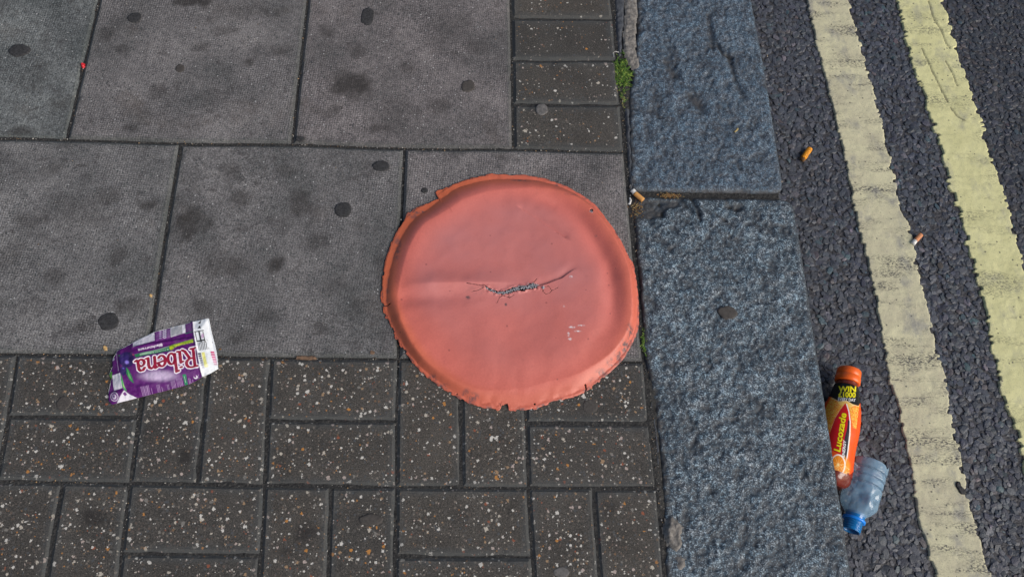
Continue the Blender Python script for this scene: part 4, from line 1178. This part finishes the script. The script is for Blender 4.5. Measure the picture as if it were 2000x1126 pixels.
def lathe(prof, fr, S, name, m, root, na=96, sub=None, deform=None, keep=None, cols=None, arc=None, solid=None):
    """prof: list (t px, r px) along the axis; S = metres per px"""
    a, ax, side, up, L = fr
    t = np.array([p[0] for p in prof], float); r = np.array([p[1] for p in prof], float)
    if sub: tt = np.linspace(t[0], t[-1], sub); rr = np.interp(tt, t, r)
    else: tt, rr = t, r
    if sub:
        k = np.ones(5) / 5; rr = np.concatenate([rr[:2], np.convolve(rr, k, 'valid'), rr[-2:]])
    th = np.linspace(0, 2 * np.pi, na, endpoint=False)
    T, TH = np.meshgrid(tt, th, indexing='ij'); R = np.repeat(rr[:, None], na, 1)
    if deform is not None: R, T = deform(R, T, TH)
    sx = R * np.sin(TH); uz = R * np.cos(TH)          # TH = 0 is the top
    P = a + S * (T[..., None] * ax + sx[..., None] * side + uz[..., None] * up)
    V = P.reshape(-1, 3)
    mask = None if keep is None else keep(T, TH)[:-1]
    F = gridfaces(len(tt), na, wrap=True, mask=mask) if mask is not None else gridfaces(len(tt), na, wrap=True)
    cl = None
    if cols is not None: cl = dict(print=cols(T, TH, R, sx).reshape(-1, 3))
    loc = tuple(root.location)
    o = mesh_np(name, V, F, m, None, True, cols=cl, loc=loc); part(o, root)
    if solid: md = o.modifiers.new('thickness', 'SOLIDIFY'); md.thickness = solid; md.offset = -1
    return o


def bottle_orange():
    z = ZR + .0315
    fr = frame((1659.2, 721), (1618.6, 948), z)
    a, ax, side, up, L = fr
    Lpx = math.hypot(1659.2 - 1618.6, 948 - 721)
    S = L / Lpx
    root = empty('drink_bottle', tuple(a + ax * L * .5 - np.array([0, 0, .03])))
    tag(root, 'full orange energy drink bottle with orange cap lying in the gutter against the kerb', 'bottle')
    cap = [(0, .5), (0, 17), (1.2, 20.5), (3, 21.8), (13, 22.4), (14, 21.6), (15.5, 21.6), (16.5, 22.8), (27, 23.2), (28.5, 22), (28.5, 19)]
    def ridges(R, T, TH): return R + .35 * np.sin(TH * 48) * (T > 4) * (T < 13), T
    lathe(cap, fr, S, 'cap', MAT['cap'], root, 192, deform=ridges)
    lathe([(27, 19), (33, 19.5), (36, 21), (38, 22.5)], fr, S, 'neck', MAT['brown_pl'], root, 64)
    lathe([(208, 36.3), (211, 35.5), (218, 33.5), (224, 30.5), (228, 26), (230.5, 21), (230, 14), (226, 0.5)], fr, S, 'base', MAT['brown_pl'], root, 96, deform=lambda R, T, TH: (R * (1 + .06 * np.cos(TH * 5) * (T > 216)), T))
    # printed sleeve
    n0 = (1618.6 - 1659.2) / Lpx, (948 - 721) / Lpx
    def toXY(s, t): return 1659.2 + n0[0] * t + n0[1] * s, 721 + n0[1] * t - n0[0] * s
    cv = Canvas(1575, 740, 1705, 955, .22, (233, 84, 14))
    Z2 = lambda x, y: (1570 + x / 6.255, 700 + y / 6.255)
    Z3 = lambda x, y: (1570 + x / 5.63, 860 + y / 5.63)
    X, Y = cv.X, cv.Y
    bub = (vnoise(X * 1.1, Y * 1.1, 3) > .12)
    zone = in_poly(X, Y, [Z2(330, 470), Z2(430, 500), Z2(680, 560), Z2(660, 700), Z2(640, 860), Z2(600, 840), Z2(560, 640), Z2(500, 560), Z2(440, 640), Z2(370, 740), Z2(320, 900), Z2(270, 860), Z2(240, 660)])
    cv.fill(zone, (240, 120, 20), .8); cv.fill(zone & bub, (244, 184, 50)); cv.fill(zone & (vnoise(X * 1.6, Y * 1.6, 9) > .42), (250, 220, 120))
    top = in_poly(X, Y, [Z2(400, 500), Z2(560, 500), Z2(650, 560), Z2(560, 600), Z2(520, 560), Z2(440, 570)])
    cv.fill(top, (246, 206, 110), .8)
    # black shoulder
    cv.poly([(1570, 735), (1710, 735), Z2(668, 575), Z2(600, 555), Z2(520, 508), Z2(430, 518), Z2(340, 470), (1605, 770), (1570, 760)], (16, 15, 14))
    cv.line([Z2(340, 478), Z2(430, 524), Z2(520, 512), Z2(600, 566), Z2(672, 580)], .9, (236, 206, 170))
    # red petal with dark stripe and white edge
    red = [Z2(508, 540), Z2(545, 640), Z2(556, 760), Z2(548, 900), Z2(530, 1060), Z3(470, 60), Z3(440, 190), Z3(380, 140), Z3(330, 115), Z3(250, 100), Z2(290, 1040), Z2(326, 880), Z2(380, 730), Z2(440, 630)]
    cv.line([Z2(508, 540), Z2(440, 630), Z2(380, 730), Z2(326, 880)], 1.0, (244, 178, 150))
    cv.poly(red, (198, 22, 26))
    stripe = [Z2(540, 740), Z2(560, 760), Z2(556, 900), Z2(540, 1080), Z3(488, 60), Z3(470, 190), Z3(440, 245), Z3(410, 190), Z3(440, 40), Z2(500, 960), Z2(530, 840)]
    cv.poly(stripe, (34, 34, 44))
    cv.line([Z2(524, 555), Z2(552, 650), Z2(566, 770), Z2(562, 920), Z2(540, 1110), Z3(490, 70), Z3(474, 190), Z3(455, 260)], 1.9, (240, 240, 240))
    cv.line([Z2(575, 700), Z2(574, 900), Z2(556, 1060), Z3(505, 60), Z3(488, 200)], 1.0, (246, 150, 60))
    # orange slice
    x0, y0 = Z3(378, 262)
    cv.ell(x0 + 3, y0 + 4, 20, 22, (244, 160, 40), .8, .2)
    cv.ell(x0, y0, 14.5, 20.5, (246, 236, 224)); cv.ell(x0 - .6, y0 + .6, 12.6, 18.4, (240, 140, 24))
    for k in range(9):
        an = k * 2 * math.pi / 9
        cv.line([(x0, y0), (x0 + 12 * math.cos(an), y0 + 17 * math.sin(an))], .7, (250, 206, 130), .8)
    cv.ell(x0, y0, 2.4, 3, (252, 220, 150)); cv.fill((vnoise(X * .9, Y * .9, 5) > .5) & (np.hypot((X - x0 - 6) / 16, (Y - y0 - 12) / 14) < 1), (252, 226, 150))
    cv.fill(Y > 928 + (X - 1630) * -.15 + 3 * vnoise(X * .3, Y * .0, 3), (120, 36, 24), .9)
    # lettering
    cv.text('WIN', Z2(424, 398), (33.5, .8), (.4, -10.2), (238, 226, 20), .035)
    cv.text('£1000', Z2(424, 466), (33, 1.0), (.2, -10.0), (238, 226, 20), .030)
    cv.text('EVERY DAY', Z2(418, 508), (34, 2.4), (.2, -5.8), (236, 236, 236), .02)
    p0 = Z3(398, 122); p1 = Z2(520, 672)
    d0 = (p1[0] - p0[0], p1[1] - p0[1])
    cv.text('Lucozade', p0, d0, (-12.6, -2.2), (246, 226, 20), .030, (.03, (70, 16, 12)), shear=.15)
    q0 = Z3(448, 182); q1 = Z2(516, 995)
    cv.text('ENERGY', q0, (q1[0] - q0[0], q1[1] - q0[1]), (-5.2, -.9), (244, 244, 244), .02, shear=.2)
    cv.blur(2)
    prof = [(37, 22), (43, 23.4), (55, 26.2), (66, 29.2), (82, 33), (100, 35.2), (118, 36.2), (132, 36.0), (150, 35.0), (165, 34.8), (180, 35.4), (195, 36.4), (210, 36.2)]
    def colr(T, TH, R, sx):
        th = (TH + np.pi) % (2 * np.pi) - np.pi
        s = R * np.sin(np.clip(th, -np.pi / 2, np.pi / 2)) + np.where(np.abs(th) > np.pi / 2, np.sign(th) * R * (np.abs(th) - np.pi / 2), 0)
        # side vector points towards -lateral of the photo, so test its sense once
        P = a + S * (T[..., None] * ax + (R * np.sin(th))[..., None] * side + (R * np.abs(np.cos(th)))[..., None] * up)
        q = (P - np.array(CAM)) @ RM
        x = 1000 + FPX * q[..., 0] / -q[..., 2]; y = 563 - FPX * q[..., 1] / -q[..., 2]
        c = cv.get(x, y); k = sstep(1.35, 1.6, np.abs(th))[..., None]
        return c * (1 - k) + np.where(y[..., None] < 782, np.array(lin(16, 15, 14)[:3]), np.array(lin(233, 84, 14)[:3])) * k
    SGN = 1 if side[0] > 0 else -1
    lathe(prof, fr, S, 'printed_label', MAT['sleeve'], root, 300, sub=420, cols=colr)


bottle_orange()


def bottle_clear():
    z = ZR + .0275
    fr = frame((1700, 906), (1661, 1037), z)
    a, ax, side, up, L = fr
    Lpx = math.hypot(39, 131); S = L / Lpx
    SG = 1 if side[0] > 0 else -1
    root = empty('crushed_bottle', tuple(a + ax * L * .5 - np.array([0, 0, .026])))
    tag(root, 'crushed clear plastic bottle half with ribbed open end and blue neck in the gutter', 'bottle')
    prof = [(0, 33)]
    for t in np.arange(2, 78, .5):
        r = 33.8
        for g in (16, 31, 45): r -= 4.6 * math.exp(-((t - g) / 1.5) ** 2)
        prof.append((t, r))
    prof += [(80, 33.6), (84, 32.6), (88, 30.8), (92, 28), (96, 24.8), (100, 21), (103, 18.8), (105, 17.8)]
    def dent(R, T, TH):
        th = (TH * SG + np.pi) % (2 * np.pi) - np.pi
        k = np.exp(-(((th + .45) / .5) ** 2 + ((T - 76) / 15) ** 2)); R = R - 9 * k
        k = np.exp(-(((th - .75) / .3) ** 2 + ((T - 66) / 13) ** 2)); R = R - 7 * k
        k = np.exp(-(((th - .15) / .16) ** 2 + ((T - 78) / 16) ** 2)); R = R + 2 * k
        R = R + 1.1 * fbm(th * 2.4 + 5, T / 16, 2, 6) * sstep(0, 20, T) * (T < 100)
        top = (np.cos(TH) > 0)
        R = np.where(top, R * (1 - .10 * np.cos(TH) ** 2 * (T < 70)), R)
        T = T + np.where(T < 3, 3.2 * vnoise(th * 2.2, T * 0, 4) + 5 * np.exp(-((th - .85) / .12) ** 2), 0)
        return R, T
    lathe(prof, fr, S, 'bottle_shell', MAT['clear'], root, 140, deform=dent, sub=None)
    nk = [(101, 18.6), (104, 17.6), (111, 17.2), (112, 17.2)]
    lathe(nk, fr, S, 'neck', MAT['blue'], root, 64)
    lathe([(111, 17), (111.4, 20.5), (115.4, 20.7), (116, 17)], fr, S, 'neck_ring', MAT['blue2'], root, 64)
    th_ = [(115.5, 16.8)] + [(t, 16.4 + .9 * math.sin((t - 116) * 1.35)) for t in np.arange(116, 135, .7)] + [(135.2, 16), (135.6, 14.5), (130, 14.2)]
    lathe(th_, fr, S, 'threaded_mouth', MAT['blue'], root, 64)


bottle_clear()


# ------------------------------------------------------------------ cigarette ends
def rod(name, p0, p1, z, r, m, parent, squash=1.0, n=20, seed=0, cap=True, seg=8, wob=.06):
    a = np.array([*at2(*p0, z), z]); b = np.array([*at2(*p1, z), z])
    ax = b - a; L = np.linalg.norm(ax); ax /= L
    side = np.cross([0, 0, 1], ax); th = np.linspace(0, 2 * np.pi, n, endpoint=False)
    V = []
    for k in range(seg + 1):
        t = k / seg
        rr = r * (1 + wob * vnoise(th * 1.5 + seed, th * 0 + t * 4, seed))
        V.append(a + ax * L * t + np.outer(rr * np.cos(th), side) * (1.0) + np.outer(rr * np.sin(th) * squash, [0, 0, 1]))
    V = np.concatenate(V)
    F = [gridfaces(seg + 1, n, wrap=True), np.array([list(range(n))[::-1], [seg * n + i for i in range(n)]])]
    c = tuple(parent.location)
    o = mesh_np(name, V, F, m, None, True, loc=c); part(o, parent)
    return o


def butt(p_white, p_mid, p_end, z, m, label, grp, r=.0043, tip=None, ash=True):
    q = (at(*p_white, z) + at(*p_end, z)) / 2
    root = empty('cigarette_end', (q[0], q[1], z - r))
    tag(root, label, 'cigarette end', grp)
    rod('paper', p_white, p_mid, z, r, MAT['white'], root, .85, seed=2, wob=.12, seg=4)
    rod('filter', p_mid, p_end, z, r * 1.05, m, root, .88, seed=3)
    return root


butt((1235, 371), (1240, 377), (1256, 391), .0035, MAT['cork'], 'orange cigarette end with white tip on the dirt where the slab meets the kerb joint', 'cigarette ends')
butt((1783, 476), (1788, 470), (1799, 458), ZR + .0045, MAT['pinkcork'], 'short cigarette end with white tip lying between the two painted lines', 'cigarette ends')
q = at(1576, 299, ZR + .005)
root = empty('squashed_filter', (q[0], q[1], ZR))
tag(root, 'bright amber squashed filter stub on the asphalt beside the upper kerb stone', 'cigarette filter')
rod('filter_body', (1569, 309), (1582, 290), ZR + .0050, .0056, MAT['amber'], root, .8, seed=9, wob=.10, seg=10)
rod('singed_end', (1566, 312.5), (1569, 309), ZR + .0042, .0050, MAT['litter'], root, .75, seed=4, wob=.15, seg=3)


# ------------------------------------------------------------------ gum and small litter
def gum(px, py, rx, ry, m, label, z=0.0, h=.0011, seed=1, cat='chewing gum', name='chewing_gum', grp='spots of trodden chewing gum'):
    c = at2(px, py, z); sx = np.hypot(*(at2(px + rx, py, z) - c)); sy = np.hypot(*(at2(px, py + ry, z) - c))
    n = 40; th = np.linspace(0, 2 * np.pi, n, endpoint=False)
    V = [(c[0], c[1], z + h)]
    for k, (s, zz) in enumerate(((.45, h), (.8, h * .9), (.95, h * .6), (1.0, -.0012))):
        w_ = 1 + (.12 * vnoise(np.cos(th) * 1.1 + seed * 3, np.sin(th) * 1.1, seed) + .08 * vnoise(np.cos(th) * 3.4, np.sin(th) * 3.4 + 7, seed + 2)) * s
        zz_ = z + zz + .00025 * vnoise(th * 4, th * 0 + k, seed)
        V += list(np.stack([c[0] + sx * s * w_ * np.cos(th), c[1] + sy * s * w_ * np.sin(th), zz_ + 0 * th], -1))
    F1 = np.array([[0, 1 + i, 1 + (i + 1) % n] for i in range(n)])
    F2 = gridfaces(4, n, wrap=True)[:, ::-1] + 1
    o = mesh_np(name, np.array(V), [F1, F2], m, None, True, loc=(c[0], c[1], z))
    return tag(o, label, cat, grp)


D, B, L_ = MAT['gum_dark'], MAT['gum_brown'], MAT['gum_pale']
gum(263, 35, 14, 10, D, 'small black gum spot near the top of the slab left of the tall joint', seed=1)
gum(37, 98, 21, 12, D, 'wide black gum spot on the top left corner slab', seed=2)
gum(670, 409, 18, 16, D, 'round black gum spot on the slab left of the red cover', seed=3)
gum(745, 324, 17, 11, D, 'oval dark gum spot with a pale fleck beside the joint above the red cover', seed=4)
gum(212, 628, 20, 18, D, 'largest round black gum spot, just above the purple carton', seed=5)
gum(352, 134, 9, 8, B, 'tiny brown gum spot in the middle of an upper slab', seed=6)
gum(915, 168, 14, 12, B, 'brownish gum spot on the slab left of the stacked blocks', seed=7)
gum(718, 31, 14, 18, D, 'upright oval dark gum spot at the top edge of the middle slab', seed=8)
gum(829, 372, 7, 6, D, 'tiny dark gum spot just off the upper left rim of the red cover', seed=9)
gum(586, 271, 9, 5, D, 'small dark gum spot touching the joint where three slabs meet', seed=10)
gum(1058, 214, 12, 11, L_, 'pale round gum spot on the lowest block of the stacked column', seed=11, h=.0006)
gum(725, 1014, 24, 12, B, 'wide pale brown gum spot on a block near the bottom edge', seed=12)
gum(1152, 793, 16, 15, MAT['gum_brown'], 'scratched grey gum disc on the block below the red cover', seed=13, h=.0006)
gum(1422, 610, 20, 13, B, 'grey brown gum spot on the lower granite kerb stone', seed=14, z=.0008)
gum(1097, 1116, 16, 11, L_, 'pale gum spot on an upright block at the bottom edge', seed=15, h=.0006)
gum(124, 787, 14, 13, B, 'faint grey gum ring on the block left of the purple carton', seed=16, h=.0005)
gum(1836, 518, 6, 6, B, 'little grey gum dot on the asphalt between the yellow lines', seed=17, z=ZR)


def bit(name, pts, z, h, m, label, cat, seed=0):
    o = blob(name, px_poly(pts, z), h, m, None, z0=z, res=.0007, seed=seed, fall=.0015, rough=.5)
    return tag(o, label, cat)


def ringpts(px, py, rx, ry, n=14, seed=0, rot=0):
    r = np.random.default_rng(seed); out = []
    for k in range(n):
        a = 2 * np.pi * k / n; s = r.uniform(.8, 1.15); x = rx * s * np.cos(a); y = ry * s * np.sin(a)
        out.append((px + x * np.cos(rot) - y * np.sin(rot), py + x * np.sin(rot) + y * np.cos(rot)))
    return out


bit('plastic_bead', ringpts(162, 128, 4, 5, seed=1), -.002, .005, MAT['red'], 'tiny bright red bead stuck in the joint between two upper slabs', 'bead')
bit('leaf_scrap', ringpts(195, 410, 4.5, 2.5, seed=2, rot=.6), 0.0, .0012, MAT['lime'], 'tiny yellow green leaf scrap on the left slab', 'leaf')
bit('stone_chip', ringpts(294, 577, 4, 4.5, seed=3), 0.0, .003, MAT['tan'], 'tan stone chip beside the joint above the purple carton', 'stone')
bit('stone_chip', ringpts(205, 679, 5, 5, seed=4), 0.0, .003, MAT['tan'], 'tan stone chip on the slab edge left of the purple carton', 'stone')
bit('stone_chip', ringpts(727, 688, 6, 6, seed=5), 0.0, .002, MAT['brown'], 'brownish pebble at the lower slab edge left of the red cover', 'stone')
bit('wood_chip', [(579, 694), (617, 695), (618, 702), (600, 704), (578, 701)], -.003, .0045, MAT['brown'], 'flat brown wood chip lying in the joint between slab and blocks', 'wood chip')
bit('stone_chip', ringpts(430, 681, 4, 3, seed=6), 0.0, .002, MAT['litter'], 'small reddish brown crumb right of the purple carton', 'stone')
bit('stone_chip', ringpts(135, 913, 4.5, 4.5, seed=7), 0.0, .0012, MAT['amber'], 'yellow stone chip on the left blocks', 'stone')
bit('dry_leaf', [(1867, 940), (1872, 939), (1880, 950), (1887, 958), (1888, 964), (1876, 966), (1870, 956), (1866, 948)], ZR + .0018, .004, MAT['gum_dark'], 'dark curled leaf scrap on the worn painted line nearer the kerb', 'leaf')
bit('straw_piece', [(1434, 256), (1442, 249), (1443, 251), (1436, 258)], .001, .002, MAT['straw'], 'short straw bit on the upper kerb stone', 'straw')


def tuft(name, centre, spread, n, length, mats, label, cat, seed, z=-.004, lean=(0, 0), wd=.0007):
    r = np.random.default_rng(seed)
    c = at2(*centre); Vs, Fs = [], []
    mi = []
    for k in range(n):
        bx = c[0] + r.normal(0, spread[0]); by = c[1] + r.normal(0, spread[1])
        an = r.uniform(0, 2 * np.pi); L = length * r.uniform(.5, 1.25); el = r.uniform(.3, 1.3)
        dx = np.cos(an) * np.cos(el) + lean[0]; dy = np.sin(an) * np.cos(el) + lean[1]; dz = np.sin(el)
        px_, py_ = -dy, dx; nn = math.hypot(px_, py_) + 1e-6; px_ /= nn; py_ /= nn
        b0 = len(Vs); w_ = wd * r.uniform(.7, 1.5)
        for j in range(4):
            t = j / 3; ww = w_ * (1 - t * .85)
            x = bx + dx * L * t; y = by + dy * L * t; zz = z + L * (dz * t - .65 * t * t)
            zz = max(zz, -.002)
            Vs += [(x - px_ * ww, y - py_ * ww, zz), (x + px_ * ww, y + py_ * ww, zz + .0003)]
        for j in range(3): Fs.append((b0 + 2 * j, b0 + 2 * j + 1, b0 + 2 * j + 3, b0 + 2 * j + 2)); mi.append(0 if r.random() < .8 else 1)
    o = mesh_np(name, np.array(Vs), np.array(Fs), mats[0], None, False, loc=(c[0], c[1], 0))
    o.data.materials.append(mats[1])
    o.data.polygons.foreach_set('material_index', np.array(mi, np.int32))
    return tag(o, label, cat)


G2 = mat_plain('bright_blade_green', (0.19, 0.26, 0.045), 0.6, 0.3, 0.4, 150)
tuft('grass_tuft', (1213, 142), (.0065, .015), 200, .019, (MAT['green'], G2), 'green weed tuft growing in the gap between the stacked blocks and the kerb', 'weed', 2, wd=.0011, lean=(.25, .1))
tuft('grass_tuft', (1217, 192), (.003, .009), 60, .007, (MAT['green'], MAT['straw']), 'sparse little sprig below the bigger weed tuft', 'weed', 3)
tuft('moss_tuft', (1262, 670), (.0035, .010), 300, .006, (MAT['green'], G2), 'small green moss tuft beside the kerb right of the red cover', 'moss', 4)
tuft('litter_pile', (1308, 381), (.010, .0028), 160, .005, (MAT['litter'], MAT['straw']), 'brown plant litter gathered in the joint between the kerb stones', 'plant litter', 5)
tuft('litter_pile', (1246, 406), (.006, .010), 110, .005, (MAT['litter'], MAT['straw']), 'dark crumbs and shreds of dirt below the orange cigarette end', 'plant litter', 6)
bit('paper_shred', [(1229, 386), (1232, 385), (1233, 392), (1231, 399), (1228, 398), (1230, 391)], -.001, .002, MAT['white'], 'tiny white paper shred just left of the dirt crumbs by the cigarette end', 'paper')
# bent white fibre above the weed tuft
q = [at2(1199, 112), at2(1197, 104), at2(1202, 101), at2(1209, 103)]
Vs, Fs = [], []
for k, p in enumerate(q):
    Vs += [(p[0] - .0005, p[1] - .0004, .0005), (p[0], p[1], .0016), (p[0] + .0005, p[1] + .0004, .0005)]
for k in range(3): Fs += [(3 * k, 3 * k + 3, 3 * k + 4, 3 * k + 1), (3 * k + 1, 3 * k + 4, 3 * k + 5, 3 * k + 2)]
o = mesh_np('white_fibre', np.array(Vs), np.array(Fs), MAT['white'], None, True, loc=(q[1][0], q[1][1], 0))
tag(o, 'short bent white fibre at the top of the weed tuft', 'fibre')


# ------------------------------------------------------------------ grit and dust-crumbs caught in the joints and on the paving (nobody could count them)
def grit():
    r = np.random.default_rng(41)
    P = []
    def along(ax, ay, bx, by, n, sd):
        t = r.random(n) ** 1.0; k = r.random(n) < (.4 + .6 * (vnoise(t * 9 + ax * 7, t * 0 + ay * 5, 3) > 0))
        q = np.stack([ax + (bx - ax) * t, ay + (by - ay) * t], -1)[k] + r.normal(0, sd, (k.sum(), 2))
        w2 = warp(q[:, 0], q[:, 1]); P.append(np.concatenate([w2, np.full((len(w2), 1), -.0022)], 1))
    along(-.95, 0, .4, 0, 420, .0016); along(-.95, -.4, .4, -.4, 420, .0022)
    for a in (-.6, -.2, .2): along(a, 0, a, .4, 60, .0012)
    for a in (-.8, -.4, 0): along(a, -.4, a, 0, 60, .0012)
    for a in np.arange(-.8, .41, .2): along(a, -.85, a, -.4, 70, .0014)
    along(-.95, -.6, .4, -.6, 220, .0016); along(-.95, -.8, .4, -.8, 80, .0016)
    along(.404, -.8, .404, .4, 420, .0022)
    n = 260; q = np.stack([r.uniform(-.9, .4, n), r.uniform(-.85, .4, n)], -1); P.append(np.concatenate([q, np.zeros((n, 1))], 1))
    P = np.concatenate(P)
    m1 = r.uniform(.71, .735, 150)
    Q = np.stack([m1, r.uniform(-.75, .42, 150), np.full(150, ZR + .0003)], -1); P = np.concatenate([P, Q])
    n = len(P)
    o_ = np.array([(1, 0, 0), (-1, 0, 0), (0, 1, 0), (0, -1, 0), (0, 0, 1), (0, 0, -1)], float)
    f_ = np.array([(0, 2, 4), (2, 1, 4), (1, 3, 4), (3, 0, 4), (2, 0, 5), (1, 2, 5), (3, 1, 5), (0, 3, 5)])
    sz = (.0006 + .0011 * r.random(n) ** 3)[:, None, None]
    V = o_[None] * r.uniform(.5, 1.3, (n, 6, 1)) * sz
    a = r.uniform(0, 6.28, n)[:, None]; x = V[..., 0] * np.cos(a) - V[..., 1] * np.sin(a); y = V[..., 0] * np.sin(a) + V[..., 1] * np.cos(a)
    V = np.stack([x, y, V[..., 2] * .7], -1) + P[:, None, :]; V[..., 2] += .0004
    pal = np.array([(.40, .38, .34), (.16, .15, .14), (.30, .19, .09), (.10, .06, .035), (.22, .21, .20), (.05, .05, .05)])
    col = np.repeat(pal[r.choice(6, n, p=[.14, .24, .12, .14, .16, .20])], 6, 0)
    o = mesh_np('grit', V.reshape(-1, 3), (f_[None] + (np.arange(n) * 6)[:, None, None]).reshape(-1, 3), MAT['chip'], pav, False, cols=dict(col=col))
    o['kind'] = 'stuff'


grit()
